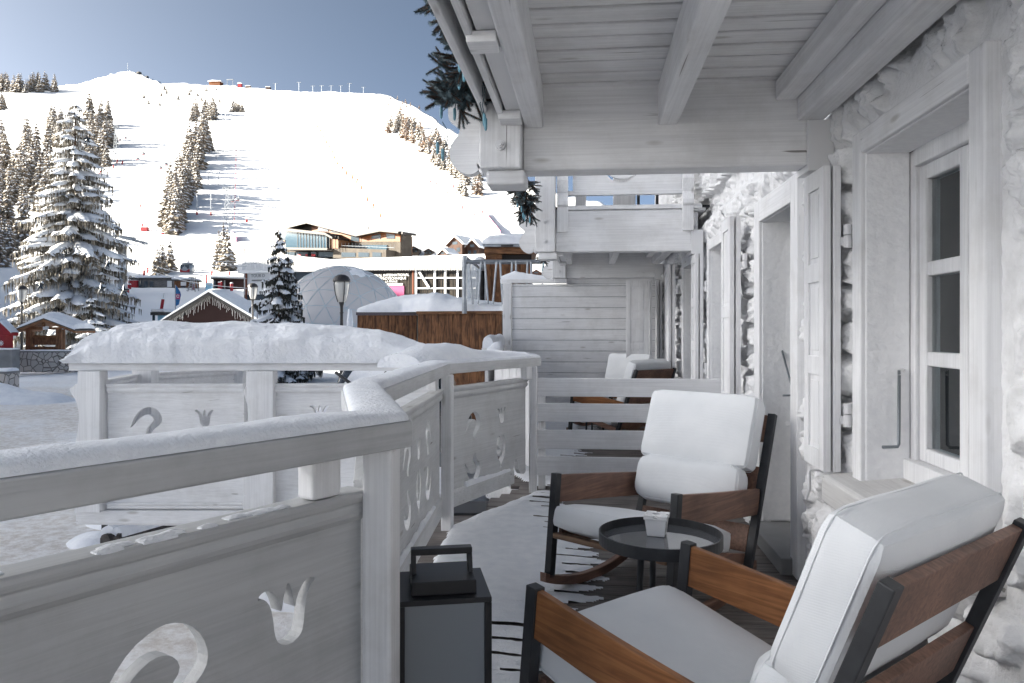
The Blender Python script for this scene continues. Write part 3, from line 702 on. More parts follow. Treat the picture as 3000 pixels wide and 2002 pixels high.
# snow left on the deck: a ragged sheet broken by the board joints
def deck_snow(name, y0, y1, edge, step=.0125, seed=0):
    ys = np.arange(y0, y1, step); xs = np.arange(-1.25, .62, step)
    X, Y = np.meshgrid(xs, ys)
    E_ = np.interp(Y, [p[0] for p in edge], [p[1] for p in edge])
    lx = np.vectorize(railx)(ys)[:, None] + .03
    bid = np.floor((Y + 2.4)/.152); ph = (Y + 2.4)/.152 - bid
    rag = (vnoise(bid*.9, bid*0 + 1.5, seed + 5) - .5)*.22 + (vnoise(bid*7.3, bid*0 + 1.5, seed + 6) - .5)*.14 + (fbm(X*9, Y*12, seed + 2) - .5)*.16 - .30*np.abs(ph - .5)**1.5 + (fbm(X*34, Y*34, seed + 8, 3) - .5)*.10
    d = E_ + rag - X
    h = .016*(1 - np.exp(-np.clip(d, -1, 5)/.22)) + np.clip(d, 0, .6)*.02
    gap = np.minimum(ph, 1 - ph)
    gl = np.clip((.34 + (vnoise(bid*3.1, bid*0+.5, seed+9)-.5)*.5 - d)/.2, 0, 1)      # how far the joint stays open
    h = h - .017*gl*np.exp(-(gap/.05)**2)
    h = h + .004*(fbm(X*5, Y*5, seed+3) - .5)*np.clip(d*5, 0, 1)
    l = X - (lx + (fbm(Y*6, X*6, seed+4) - .5)*.09 + .02); h = np.minimum(h, .018*np.clip(l/.03, -1, 1)+.012*np.clip(l,0,1))
    ok = (h > .0015)
    h = np.maximum(h, .0005)
    n0, n1 = h.shape; idx = np.arange(n0*n1).reshape(n0, n1)
    keep = ok[:-1, :-1] & ok[1:, :-1] & ok[1:, 1:] & ok[:-1, 1:]
    q = np.stack([idx[:-1, :-1], idx[:-1, 1:], idx[1:, 1:], idx[1:, :-1]], -1)[keep]
    used = np.unique(q); rem = -np.ones(n0*n1, int); rem[used] = np.arange(len(used))
    V = np.stack([X, Y, h + .002], -1).reshape(-1, 3)[used]
    mb = MB(); mb.v = V.tolist(); mb.f = rem[q].tolist(); mb.m = [0]*len(mb.f)
    tag(mb.build(name, 'snow_fine', None, True, fix=False), kind='stuff')
deck_snow('deck_snow', 1.2, 6.2, [(1.2, -.12), (2.6, -.08), (3.2, -.10), (3.45, .0), (3.75, .06), (4.1, .16), (4.5, .14), (5.0, .02), (5.6, -.10), (6.2, -.14)])
deck_snow('deck_snow', 6.35, 11.3, [(6.35, -.02), (7.2, .02), (8.2, .05), (9.5, .1), (11.3, .2)], .02, 40)

# ------------------------------------------------------------------ balcony railing
def panel_frame(p0, p1, off):
    """local frame of a panel: origin p0, along-vector t, inward normal n"""
    p0 = Vector((*p0, 0)); p1 = Vector((*p1, 0)); t = (p1 - p0).normalized(); n = Vector((t.y, -t.x, 0)); return p0 + n*off, t, n, (p1 - p0).length
SC_T = [(740,512),(757,470),(770,440),(800,405),(835,388),(862,385),(895,398),(918,425),(928,455),(924,478),(900,500),(880,515),(868,535),(868,556),(852,549),(834,540),(838,512),(862,485),(880,465),(872,443),(850,430),(822,435),(787,463),(762,492)]
SC_T = [((x-834)/1.958*5.3/F, (470-y)/1.958*5.3/F) for x, y in SC_T]
TUL = [(1117,412),(1122,403),(1135,400),(1150,408),(1160,428),(1163,445),(1168,415),(1176,395),(1185,418),(1189,447),(1194,425),(1206,407),(1220,401),(1233,406),(1219,417),(1211,440),(1207,480),(1200,492),(1180,500),(1158,492),(1150,475),(1146,440),(1138,420),(1126,410)]
TUL = [((x-1175)/1.958*5.3/F, (448-y)/1.958*5.3/F) for x, y in TUL]
URN = [(0,.135),(-.018,.10),(-.006,.06),(-.02,.045),(-.052,.03),(-.075,.0),(-.078,-.05),(-.06,-.10),(-.03,-.13),(-.012,-.145),(-.016,-.175),(-.022,-.185),(-.008,-.19),(0,-.215),(.008,-.19),(.022,-.185),(.016,-.175),(.012,-.145),(.03,-.13),(.06,-.10),(.078,-.05),(.075,0),(.058,.075),(.04,.10),(.022,.09),(.03,.055),(.038,0),(.03,-.04),(.012,-.06),(0,-.02),(-.012,.02)]
URN_L = [(-.012,-.145),(-.05,-.11),(-.076,-.05),(-.07,.02),(-.045,.062),(-.02,.066),(-.012,.045),(-.03,.02),(-.045,-.005),(-.035,-.03),(-.012,-.035),(-.004,-.06),(-.026,-.07),(-.02,-.09),(.0,-.105),(.03,-.06),(.038,-.005),(.026,.03),(.014,.045),(.02,.068),(.045,.068),(.068,.03),(.076,-.04),(.055,-.11),(.018,-.145),(.012,-.165),(.022,-.18),(.008,-.182),(0,-.205),(-.008,-.182),(-.022,-.18),(-.012,-.165)]
DIA = [(0,.03),(.012,0),(0,-.03),(-.012,0)]
def orn(kind, c, mirror=False, flip=False, sc=1):
    pts = dict(s=SC_T, t=TUL, u=URN_L, d=DIA)[kind]
    if kind != 'd': pts = smooth_loop(pts, 1)
    return [(c[0] + (-x if mirror else x)*sc, c[1] + (-z if flip else z)*sc) for x, z in pts]
def panel(parent, p0, p1, off, z0, z1, orns, th=.038, name='carved_panel', m='white_rail', notch=None):
    o, t, n, ln = panel_frame(p0, p1, off)
    out = [(0, z0), (ln, z0), (ln, z1), (0, z1)] if not notch else notch(ln)
    vs, fs = flat_holes([out] + [orn(*k) for k in orns], th, lambda a, b, c: o + t*a + UV*b + n*(c - th/2))
    return MB().add(vs, fs).build(name, m, parent, bevel=.004)
def mould(parent, p0, p1, off, z0, z1, dep=.03, name='moulding', m='white_rail'):
    """ogee ledge swept along the panel"""
    o, t, n, ln = panel_frame(p0, p1, off); h = z1 - z0
    prof = [(-.045, z1), (dep*.9, z1), (dep, z1-.006), (dep*.96, z1-.18*h), (dep*.78, z1-.34*h), (dep*.55, z1-.42*h), (dep*.62, z1-.52*h), (dep*.70, z1-.66*h), (dep*.60, z1-.80*h), (dep*.30, z1-.92*h), (.004, z0), (-.045, z0)]
    return MB().prism([o + n*a + UV*b for a, b in prof], t*ln).build(name, m, parent, bevel=.002)
def on_panel(u, v, p0, p1, off):
    o, t, n, ln = panel_frame(p0, p1, off); p = onpl(u, v, o, n); return ((p - o).dot(t), p.z)
IN = [(-1.67, -.145), (-.452, 1.935), (-.80, 2.92), (-.92, 5.05), (-.372, 6.27)]
OUT = offs(IN, .165)
rail = thing('balcony_railing', 'white carved timber railing dusted with snow, zigzagging along the near balcony', 'railing', (-.9, 3, 0))
ZR, ZB = 1.108, 1.040
for i in range(4):
    l0, l1, r0, r1 = OUT[i], OUT[i+1], IN[i], IN[i+1]
    q = [(*r0, ZB), (*r1, ZB), (*l1, ZB), (*l0, ZB)]
    MB().prism(q, (0, 0, ZR - ZB)).build('handrail', ('white_rail_skew_shade', 'white_rail', 'white_rail', 'white_rail_skew_shade2')[i], rail, bevel=.005)
# posts
def post(parent, x0, x1, y0, y1, z0, z1, m='white_z'): return MB().box((x0, y0, z0), (x1, y1, z1)).build('post', m, parent, bevel=.010)
post(rail, -.575, -.497, 1.885, 1.985, -.1, ZB - .001)
post(rail, -.965, -.895, 4.94, 5.05, -.1, ZB - .001)
post(rail, -.468, -.405, 6.15, 6.25, -.1, ZB - .001)
# blocks that carry the handrail above the moulding
for (x, y, a) in ((-.655, 1.80, R(30)), (-.485, 6.10, R(25)), (-1.0, 4.86, R(0)), (-1.24, .75, R(30))):
    ct, st = math.cos(a), math.sin(a)
    MB().obox((x, y, .99), Vector((ct, -st, 0))*.03, Vector((st, ct, 0))*.045, (0, 0, .055)).build('spacer_block', 'white_z', rail, bevel=.008)
PA = (IN[0], (-.545, 1.90)); PC = ((-.815, 2.98), (-.925, 4.95)); PD = ((-.90, 5.06), (-.452, 6.17)); PB = ((-.53, 1.99), (-.80, 2.90))
OF = -.050
def w2(u, v, P_, k, mirror=False, flip=False): return (k, on_panel(u, v, *P_, OF), mirror, flip)
tA = on_panel(660, 1408, *PA, OF); lnA = (Vector(PA[1]) - Vector(PA[0])).length
sA = on_panel(350, 1572, *PA, OF)
oA = []
for k in (0, 1, 2):
    d = -k*.86
    oA += [('t', (tA[0]+d, tA[1]), False, False, 1.2), ('u', (tA[0]+d, tA[1]-.27), False, False, 1.15), ('d', (tA[0]+d, tA[1]-.53), False, False)]
    oA += [('s', (sA[0]+d, sA[1]), False, False, 1.08), ('s', (sA[0]+d, sA[1]-.34), False, True, 1.08)]
oA = [q for q in oA if .15 < q[1][0] < lnA - .12]
panel(rail, *PA, OF, .10, .87, oA, m='white_rail_skew_shade'); mould(rail, *PA, OF, .850, .932, .032, m='white_rail_skew_shade'); mould(rail, *PA, OF, .06, .20, .03, 'lower_rail', m='white_rail_skew_shade')
tD = on_panel(1151, 953, *PD, OF); sD = on_panel(1085, 978, *PD, OF)
oD = [('t', tD, False, False), ('u', on_panel(1150, 1018, *PD, OF), False, False), ('d', on_panel(1150, 1083, *PD, OF), False, False), ('s', sD, False, False), ('s', on_panel(1085, 1073, *PD, OF), False, True)]
lnD = (Vector(PD[1]) - Vector(PD[0])).length
def notchD(ln):
    e = ln
    return [(0, .20), (ln-.22, .20)] + [(ln-.22+.02, .275), (ln-.17, .30), (ln-.145, .27), (ln-.12, .20), (ln-.08, .165), (ln-.03, .155), (ln, .17), (ln, .87), (0, .87)]
panel(rail, *PD, OF, .20, .87, oD, notch=notchD, m='white_rail_skew_shade2'); mould(rail, *PD, OF, .862, .945, .032, m='white_rail_skew_shade2')
o, t, n, ln = panel_frame(*PD, OF)
MB().prism([o + n*a + UV*b for a, b in ((-.04, .115), (.022, .115), (.022, .215), (.014, .228), (-.04, .245))], t*(ln - .24)).build('lower_rail', 'white_rail', rail, bevel=.004)
oC = [('t', on_panel(961, 1030, *PC, OF), False, False), ('u', on_panel(961, 1108, *PC, OF), False, False), ('d', (on_panel(961, 1108, *PC, OF)[0], .24), False, False)]
cx = oC[0][1][0]
for dx, mi in ((.36, True), (-.36, False)): oC += [('s', (cx + dx, .69), mi, False), ('s', (cx + dx, .42), mi, True)]
oC += [('t', (cx-.86, .68), False, False), ('u', (cx-.86, .45), False, False)]
lnC = (Vector(PC[1]) - Vector(PC[0])).length
oC = [q for q in oC if .12 < q[1][0] < lnC - .10]
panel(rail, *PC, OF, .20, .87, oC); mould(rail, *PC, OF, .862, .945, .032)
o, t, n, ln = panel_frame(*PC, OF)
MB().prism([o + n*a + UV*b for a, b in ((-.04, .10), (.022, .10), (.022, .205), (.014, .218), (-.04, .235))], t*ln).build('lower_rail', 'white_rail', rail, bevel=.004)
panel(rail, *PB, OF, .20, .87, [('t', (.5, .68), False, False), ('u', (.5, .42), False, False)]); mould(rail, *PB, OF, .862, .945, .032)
# snow on the handrail
ins = offs(IN, .010); ous = offs(IN, .158)
hh = [.030, .031, .032, .028, .022]
tag(snowcap(ous, ins, [ZR]*5, hh, .02, 15, 1, .22, 3.0, 5).build('rail_snow', 'snow_fine', None, True), kind='stuff')
# thick drift on the outer half of the last segment
o2 = offs(IN, .36); o3 = offs(IN, .05)
pa_, pb_, pc_, pd_ = Vector(o2[3]), Vector(o2[4]), Vector(o3[3]), Vector(o3[4]); pe_ = (pa_ - pb_).normalized()
tag(snowcap([tuple(pa_ + pe_*.25), tuple(pa_.lerp(pb_, .1)), tuple(pa_.lerp(pb_, .45)), tuple(pb_)], [tuple(pc_ + pe_*.25), tuple(pc_.lerp(pd_, .1)), tuple(pc_.lerp(pd_, .45)), tuple(pd_)], [1.09, 1.09, 1.095, 1.10], [.09, .165, .11, .035], .03, 13, 5, .2, 2.2, 3).build('rail_snow', 'snow', None, True), kind='stuff')
tag(MB().prism([(*offs(IN, .34)[3], 1.06), (*offs(IN, .166)[3], 1.06), (*offs(IN, .166)[4], 1.06), (*offs(IN, .30)[4], 1.06)], (0, 0, .04)).build('outer_rail_board', 'white_rail', rail, bevel=.004))
# snow crumbs on mouldings
o, t, n, ln = panel_frame(*PA, OF)
mb = MB()
for i in range(26):
    s_ = random.uniform(.9, ln - .1); r_ = random.uniform(.010, .028)
    c = o + t*s_ + n*random.uniform(-.01, .02) + UV*.932; m2, f2 = rbox(r_*2.6, r_*1.3, .007, .003, 3, (0, 0, .004), i)
    mb.add([c + t*q[0] + n*q[1] + UV*q[2] for q in m2], f2)
tag(mb.build('moulding_snow', 'snow_fine', None, True), kind='stuff')
for P_ in (PC, PD):
    o, t, n, ln = panel_frame(*P_, OF); a = o + n*.02; b = o + t*(ln-.3) + n*.02; c = o - n*.005; d = o + t*(ln-.3) - n*.005
    tag(snowcap([c.lerp(d,.25), d], [a.lerp(b,.25), b], [.222, .222], [.035, .02], .03, 7, 9, .8, 2, 9).build('moulding_snow', 'snow_fine', None, True), kind='stuff')

# ------------------------------------------------------------------ next terrace: its own railing continuing to the board fence
rail2 = thing('balcony_railing', 'white railing of the next terrace running back to the tall board fence', 'railing', (-.9, 9, 0))
IN2 = [(-.40, 6.42), (-.80, 7.05), (-.98, 9.0), (-1.24, 11.3)]; OUT2 = offs(IN2, .165)
for i in range(3):
    q = [(*IN2[i], ZB), (*IN2[i+1], ZB), (*OUT2[i+1], ZB), (*OUT2[i], ZB)]
    MB().prism(q, (0, 0, ZR - ZB)).build('handrail', 'white_rail', rail2, bevel=.008)
    pa, pb = IN2[i], IN2[i+1]
    o, t, n, ln = panel_frame(pa, pb, OF); mb = MB(); k_ = max(2, int(ln/.14))
    for q_ in range(k_): mb.obox(o + t*ln*(q_ + .5)/k_ + UV*.60, t*(ln/k_*.5 - .003), n*.012, UV*.435)
    mb.build('board_panel', 'white_z', rail2, bevel=.002)
for x, y in ((-1.28, 11.2), (-1.0, 8.95)): post(rail2, x-.04, x+.04, y-.05, y+.05, 0, ZB-.001)
tag(snowcap(offs(IN2, .16), offs(IN2, .008), [ZR]*4, [.03, .045, .06, .075], .04, 11, 11, .3, 2.6, 5).build('rail_snow', 'snow', None, True), kind='stuff')

# ------------------------------------------------------------------ neighbouring terrace on the left with the thick snow
tl = thing('terrace_railing', 'white carved terrace railing under a thick slab of snow', 'railing', (-2.4, 5, 0))
d0 = 5.3
Lp = at(157, 832, d0); Rp = at(985, 838, d0); Lp.z = Rp.z = 0
tv = (Rp - Lp).normalized(); nv = Vector((tv.y, -tv.x, 0))      # towards the camera
def tp(u, dep=0): return onpl(u, 754, Lp + nv*dep, nv) - Vector((0, 0, HC))
LEN = (Rp - Lp).length
MB().prism([Lp + UV*1.052, Rp + UV*1.052, Rp - nv*.17 + UV*1.052, Lp - nv*.17 + UV*1.052], (0, 0, .052)).build('handrail', 'white_x', tl, bevel=.006)
def tz(v): return HC - (v - 754)*K/F*d0
# shaped posts
def shaped(u0, u1, left_end):
    pr = [(443,160),(443,240),(418,258),(395,275),(408,302),(430,335),(444,372),(450,410),(449,460),(443,520),(428,590),(418,660),(414,740),(418,820),(402,845),(396,880),(420,905),(425,985)]
    if not left_end: pr = [(1410,170),(1410,258),(1395,290),(1403,320),(1416,360),(1421,420),(1418,520),(1414,620),(1405,720),(1392,800),(1388,850),(1402,880),(1390,905),(1386,935),(1395,965),(1405,985)]
    rt = 572 if left_end else 1566
    P2 = [((x/1.958)/K, (1000 + y/1.958)/K) for x, y in pr] + [((rt/1.958)/K, (1000 + 985/1.958)/K), ((rt/1.958)/K, (1000 + (160)/1.958)/K)]
    pts = [onpl(u, v, Lp + nv*.05, nv) for u, v in P2]
    for p in pts: p.z = min(p.z, 1.051)
    MB().prism(pts, -nv*.11).build('shaped_post', 'white_z', tl, bevel=.006)
shaped(178, 247, True); shaped(560, 628, False)
us = [(248, 560), (629, 1000)]
for (ua, ub), orns in zip(us, ([('s', 335, 968), ('t', 469, 960)], [('t', 733, 950), ('u', 733, 1045), ('s', 860, 968)])):
    a, b = tp(ua, -.02), tp(ub, -.02); a2, b2 = (a.x, a.y), (b.x, b.y)
    def s_of(u): return (tp(u, -.02) - a).dot(tv)
    ol = []
    for k, u, v in orns: ol.append((k, (s_of(u), tz(v)), False, False)); ol += [('s', (s_of(u), tz(v) - .32), False, True)] if k == 's' else []
    if ua < 300: ol.append(('u', (s_of(469), tz(1045)), False, False))
    panel(tl, a2, b2, 0, .10, .92, ol, m='white_x')
    mould(tl, a2, b2, 0, tz(903), tz(881), .03, m='white_x'); mould(tl, a2, b2, 0, .07, .12, .03, 'lower_rail', m='white_x')
MB().prism([Lp + nv*.0 + UV*-.03 + tv*.05, Rp + UV*-.03, Rp - nv*.08 + UV*-.03, Lp - nv*.08 + UV*-.03 + tv*.05], (0, 0, .095)).build('edge_beam', 'white_x', tl, bevel=.008)
# returning side of the terrace
B1 = Vector((-3.86, 6.15, 0)); B2 = Vector((-3.42, 7.15, 0)); B3 = Vector((-1.24, 9.45, 0))
La = Lp - nv*.17 + tv*.06
B4 = Vector((-1.30, 11.36, 0))
for a, b in ((La, B1), (B1, B2), (B3, B4)):
    panel(tl, (a.x, a.y), (b.x, b.y), 0, .1, .92, [('s', ((b-a).length*.5, .6), False, False)] if a is not La else [], m='white_y'); mould(tl, (a.x, a.y), (b.x, b.y), 0, tz(903), tz(881), .03, m='white_y')
    e = (b - a).normalized(); nn = Vector((-e.y, e.x, 0))*.08
    MB().prism([a - nn + UV*1.052, b - nn + UV*1.052, b + nn + UV*1.052, a + nn + UV*1.052], (0, 0, .05)).build('handrail', 'white_y', tl, bevel=.006)
    tag(snowcap([tuple((a + nn*.9).xy), tuple((b + nn*.9).xy)], [tuple((a - nn*.9).xy), tuple((b - nn*.9).xy)], [1.10]*2, [.16]*2, .06, 9, 23, .2, 2.4, 3).build('rail_snow', 'snow', None, True), kind='stuff')
MB().box((B1.x - .02, B1.y - .06, -.1), (B1.x + .16, B1.y + .06, 1.05)).build('post', 'white_z', tl, bevel=.006)
MB().box((B2.x - .06, B2.y - .06, -.1), (B2.x + .06, B2.y + .06, 1.05)).build('post', 'white_z', tl, bevel=.006)
floor = MB().prism([Lp - nv*.1 + UV*-.06, Rp + UV*-.06, Vector((-1.05, 6.0, -.06)), Vector((-1.2, 6.7, -.06)), B2 + UV*-.06, B1 + UV*-.06], (0, 0, .04)); floor.build('terrace_floor', 'white_x', tl)
tag(MB().prism([Lp - nv*.14 + UV*-.016, Rp - nv*.1 + UV*-.016, Vector((-1.05, 6.0, -.016)), Vector((-1.2, 6.65, -.016)), B2 + UV*-.016, B1 + UV*-.016], (0, 0, .12)).build('terrace_snow', 'snow'), kind='stuff')
# the slab of snow: tapered ends, wind-worn side
ts = [0, .05, .16, .34, .55, 1.2, 1.7, 1.95, 2.19, 2.40, LEN + .02]
hs_ = [.05, .12, .20, .27, .30, .295, .285, .27, .235, .175, .12]
def slab():
    mb = MB(); rows = []; n = 26; N_ = 190
    for i in range(N_ + 1):
        s_ = -.02 + (LEN + .04)*i/N_; h = float(np.interp(s_, ts, hs_)); row = []
        for k in range(n):
            f = k/(n-1); a = PI*f                                           # around from front to back
            c, z = math.cos(a), math.sin(a)
            dep = math.copysign(abs(c)**.45, c); zz = max(0, z)**.42
            fx = .085 + .11*dep + .02*zz                                    # depth (0 = front edge line)
            q = Lp + tv*s_ - nv*.085 + nv*(dep*.115)
            nz = .030*mnoise.noise(Vector((s_*2.2, zz*2.5, 1))) + .028*mnoise.noise(Vector((s_*4.0, zz*7*h/.3, 4))) + .012*mnoise.noise(Vector((s_*12, zz*16*h/.3, 9))) + .005*mnoise.noise(Vector((s_*40, zz*40, 2)))
            ov = .035*math.sin(PI*min(1, zz*1.3))
            q = q + nv*((ov + nz*1.4)*(1 if dep > 0 else -1)*min(1, abs(dep)*1.5)*min(1, zz*4))
            row.append((q.x, q.y, 1.105 + h*zz + .02*mnoise.noise(Vector((s_*1.3, dep, 5)))*zz + nz*.4*zz))
        rows.append(row)
    mb.grid(rows); mb.add(rows[0], [tuple(range(n))]); mb.add(rows[-1], [tuple(range(n-1,-1,-1))])
    tag(mb.build('rail_snow', 'snow', None, True), kind='stuff')
slab()

# shutter of the last window, swung out square to the wall
mb = MB(); ye_ = 10.75
mb.box((.565, ye_ + .012, .60), (.885, ye_ + .04, 2.03))
for x0, x1 in ((.565, .625), (.825, .885)): mb.box((x0, ye_, .60), (x1, ye_ + .012, 2.03))
for z0, z1 in ((1.94, 2.03), (1.50, 1.58), (1.06, 1.14), (.60, .69)): mb.box((.625, ye_, z0), (.825, ye_ + .012, z1))
for z0, z1 in ((1.58, 1.94), (1.14, 1.50), (.69, 1.06)): mb.box((.645, ye_ + .004, z0 + .03), (.805, ye_ + .012, z1 - .03))
mb.box((.905, ye_ + .05, .60), (.935, ye_ + .35, 2.03))
mb.build('shutter_leaf', 'white_z', chalet, bevel=.003)
# ------------------------------------------------------------------ fences
fl = thing('slat_fence', 'low white fence of four wide horizontal slats dividing the deck behind the rocking chair', 'fence', (.3, 6.27, 0))
for z0, z1 in ((.784, .937), (.574, .726), (.348, .505), (.123, .283)):
    MB().box((-.418, 6.262, z0), (1.10, 6.29, z1)).build('slat', 'white_x', fl, bevel=.004)
for x in (-.40, 1.04): MB().box((x, 6.292, .0), (x + .06, 6.345, .935)).build('post', 'white_z', fl, bevel=.004)
ft = thing('board_fence', 'tall white board fence with snowy cap closing off the far terrace', 'fence', (-.1, 11.45, 0))
for k, zt in enumerate(np.arange(.02, 2.02, .165)):
    MB().box((-1.13, 11.46, zt), (1.16, 11.49, min(2.03, zt + .159))).build('board', 'white_x', ft, bevel=.005)
MB().box((-.30, 11.46, 2.034), (1.16, 11.49, 2.16)).build('board', 'white_x', ft, bevel=.005)
MB().box((-1.12, 11.492, 0), (1.16, 11.51, 2.02)).build('backing', 'steel', ft)
MB().box((-.298, 11.492, 2.021), (1.16, 11.51, 2.15)).build('backing', 'steel', ft)
MB().box((-1.27, 11.42, -.2), (-1.135, 11.54, 2.045)).build('post', 'white_z', ft, bevel=.008)
MB().box((-1.31, 11.45, 2.047), (-.42, 11.60, 2.105)).build('cap_board', 'white_x', ft, bevel=.006)
tag(snowcap([(-1.30, 11.59), (-1.1, 11.59), (-.43, 11.59)], [(-1.30, 11.46), (-1.1, 11.46), (-.43, 11.46)], [2.105]*3, [.06, .13, .02], .03, 9, 3, .2, 2.3, 3).build('fence_snow', 'snow', None, True), kind='stuff')
# ------------------------------------------------------------------ rocking chairs (local frame: x right, y front)
def make_chair(label, loc, azim, wood='teak'):
    c = thing('rocking_chair', label, 'rocking chair', loc, 'teak and metal rocking chairs on the terraces', -azim)
    pitch = R(6.1); cp, sp = math.cos(pitch), math.sin(pitch)
    def tf(mb):
        mb.v = [(x, y*cp - z*sp, y*sp + z*cp) for x, y, z in mb.v]; return mb
    W_ = .349; za = .576; yf = .345; zt, yt, yb, zb = .954, -.646, -.405, .07
    def py(z): return yb + (yt - yb)*(z - zb)/(zt - zb)
    def B(mb, *a, **k): return tf(mb).build(*a, parent=c, local=True, **k)
    pd = Vector((0, yt - yb, zt - zb)).normalized(); pn = Vector((0, pd.z, -pd.y))        # pn points to the front
    for s in (-1, 1):
        x = s*W_
        mb = MB(); mb.obox((x, (yf + yf - .028)/2 - .012, (za + .06)/2), (.019, 0, 0), (0, .021, 0), (0, .0, (za - .055)/2)); B(mb, 'leg', 'anthracite', bevel=.003)
        a = Vector((x, yb, zb)); b = Vector((x, yt, zt)); mb = MB(); mb.obox((a + b)/2, Vector((.021, 0, 0)), pn*.017, (b - a)/2); B(mb, 'back_post', 'anthracite', bevel=.003)
        # arm: wide board, slightly bowed outwards
        n = 10; rows = []
        ya0, ya1 = yf - .035, py(za - .07) + .018
        pts = []
        mb = MB()
        for i in range(n + 1):
            t = i/n; y = ya0 + (ya1 - ya0)*t; bow = s*(.012*math.sin(PI*t) - .002); z1 = za - .004 - .012*t; z0 = z1 - .138 + .006*t
            pts.append([(x + bow - .012, y, z0), (x + bow + .012, y, z0), (x + bow + .012, y, z1), (x + bow - .012, y, z1), (x + bow - .012, y, z0)])
        mb.grid(pts); mb.add(pts[0][:4], [(0,1,2,3)]); mb.add(pts[-1][:4], [(3,2,1,0)])
        B(mb, 'arm', wood, bevel=.003)
        # rocker: laminated curved skid
        mb = MB(); rows = []; r_ = 1.12; n = 22
        y_a, y_b = yf + .015, yb - .10
        for i in range(n + 1):
            y = y_a + (y_b - y_a)*i/n; yc = (y_a + y_b)/2 + .02
            z = r_ - math.sqrt(r_*r_ - (y - yc)**2) + .002
            rows.append([(x - .019, y, z), (x + .019, y, z), (x + .019, y, z + .046), (x - .019, y, z + .046), (x - .019, y, z)])
        mb.v = []; mb.grid(rows); mb.add(rows[0][:4], [(0,1,2,3)]); mb.add(rows[-1][:4], [(3,2,1,0)])
        # the rocker stays on the floor: undo the pitch about its centre
        o = mb; o.v = [(x_, y_*1.0, z_) for x_, y_, z_ in o.v]
        o.build('rocker', 'teak', c, local=True, bevel=.004)
        # seat side rail
        mb = MB(); mb.beam((x - s*.03, yf - .05, .285), (x - s*.03, py(.20), .20), .022, .055); B(mb, 'seat_rail', 'teak', bevel=.003)
    mb = MB().obox((0, yf - .032, .272), (W_ - .022, 0, 0), (0, .030, 0), (0, 0, .013)); B(mb, 'apron', 'teak_grey', bevel=.004)
    mb = MB().obox((0, py(.16) + .03, .16), (W_ - .022, 0, 0), (0, .015, 0), (0, 0, .03)); B(mb, 'rear_stretcher', 'teak', bevel=.004)
    for zc, hh in ((.872, .074), (.600, .070), (.300, .07)):
        p = Vector((0, py(zc), zc)); mb = MB().obox(p + pn*.004, (W_ - .022, 0, 0), pn*.0125, pd*hh); B(mb, 'slat', 'teak', bevel=.003)
    def cushion(name, size, pos, tilt, r, puff, seed, n=12):
        vs, fs = rbox(*size, r, n, puff, seed); m = Matrix.Rotation(tilt, 3, 'X')
        mb = MB().add([m @ v + Vector(pos) for v in vs], fs); o = B(mb, name, 'fabric', smooth=True)
        # piping around the front and back edges
        pm = MB(); sx, sy, sz = size
        for sg in (-1, 1):
            k = .62; hz_ = (sz if name == 'seat_cushion' else sy)/2; q_ = max(0, k*hz_ - (hz_ - r)); ins_ = r - math.sqrt(max(0, r*r - q_*q_)) - .0008; kx, ky_, kz = 1 - 2*ins_/sx, 1 - 2*ins_/sy, 1 - 2*ins_/sz
            if name == 'seat_cushion': ring_ = [(sx/2*a*kx, sy/2*b*ky_, sg*sz/2*k) for a, b in rr_(r, sx, sy)]
            else: ring_ = [(sx/2*a*kx, sg*sy/2*k, sz/2*b*kz) for a, b in rr_(r, sx, sz)]
            pm.tube([m @ Vector(q) + Vector(pos) for q in ring_ + ring_[:2]], .0022, 5, cap=False)
        p = tf(pm).build('piping', 'fabric', o, smooth=True, local=True)
    def rr_(r, a, b):
        out = []
        for cx_, cy_, a0 in ((1, 1, 0), (-1, 1, 90), (-1, -1, 180), (1, -1, 270)):
            for k in range(5):
                an = R(a0 + k*22.5); ra, rb = r/(a/2), r/(b/2)
                out.append((cx_*(1 - ra) + ra*math.cos(an)*1.005, cy_*(1 - rb) + rb*math.sin(an)*1.005))
        return out
    tb = math.atan2(yb - yt, zt - zb)                        # lean of the back
    cushion('seat_cushion', (.645, .70, .135), (0, .03, .335), R(7), .048, (0, .008, .016), 1)
    q = Vector((0, py(.815), .815)) + pn*.105; cushion('back_cushion', (.66, .150, .40), q, tb, .040, (0, .010, .004), 2)
    q = Vector((0, py(.515), .515)) + pn*.125; cushion('lumbar_cushion', (.64, .17, .26), q, tb*.75, .075, (0, .015, 0), 3)
    return c
make_chair('pale cushioned rocking chair facing the camera, behind the round table', (.282, 3.827, .003), R(-142.6))
make_chair('nearest rocking chair seen from behind, with orange wooden arms', (.284, 2.213, .003), R(-44.6), 'teak_orange')
make_chair('farther rocking chair beyond the slat fence, backed against the tall board fence', (.31, 10.25, .003), R(-150), 'teak_orange')
make_chair('rocking chair beyond the slat fence turned with its slatted back to the camera', (.27, 9.30, .003), R(-46), 'teak_orange')

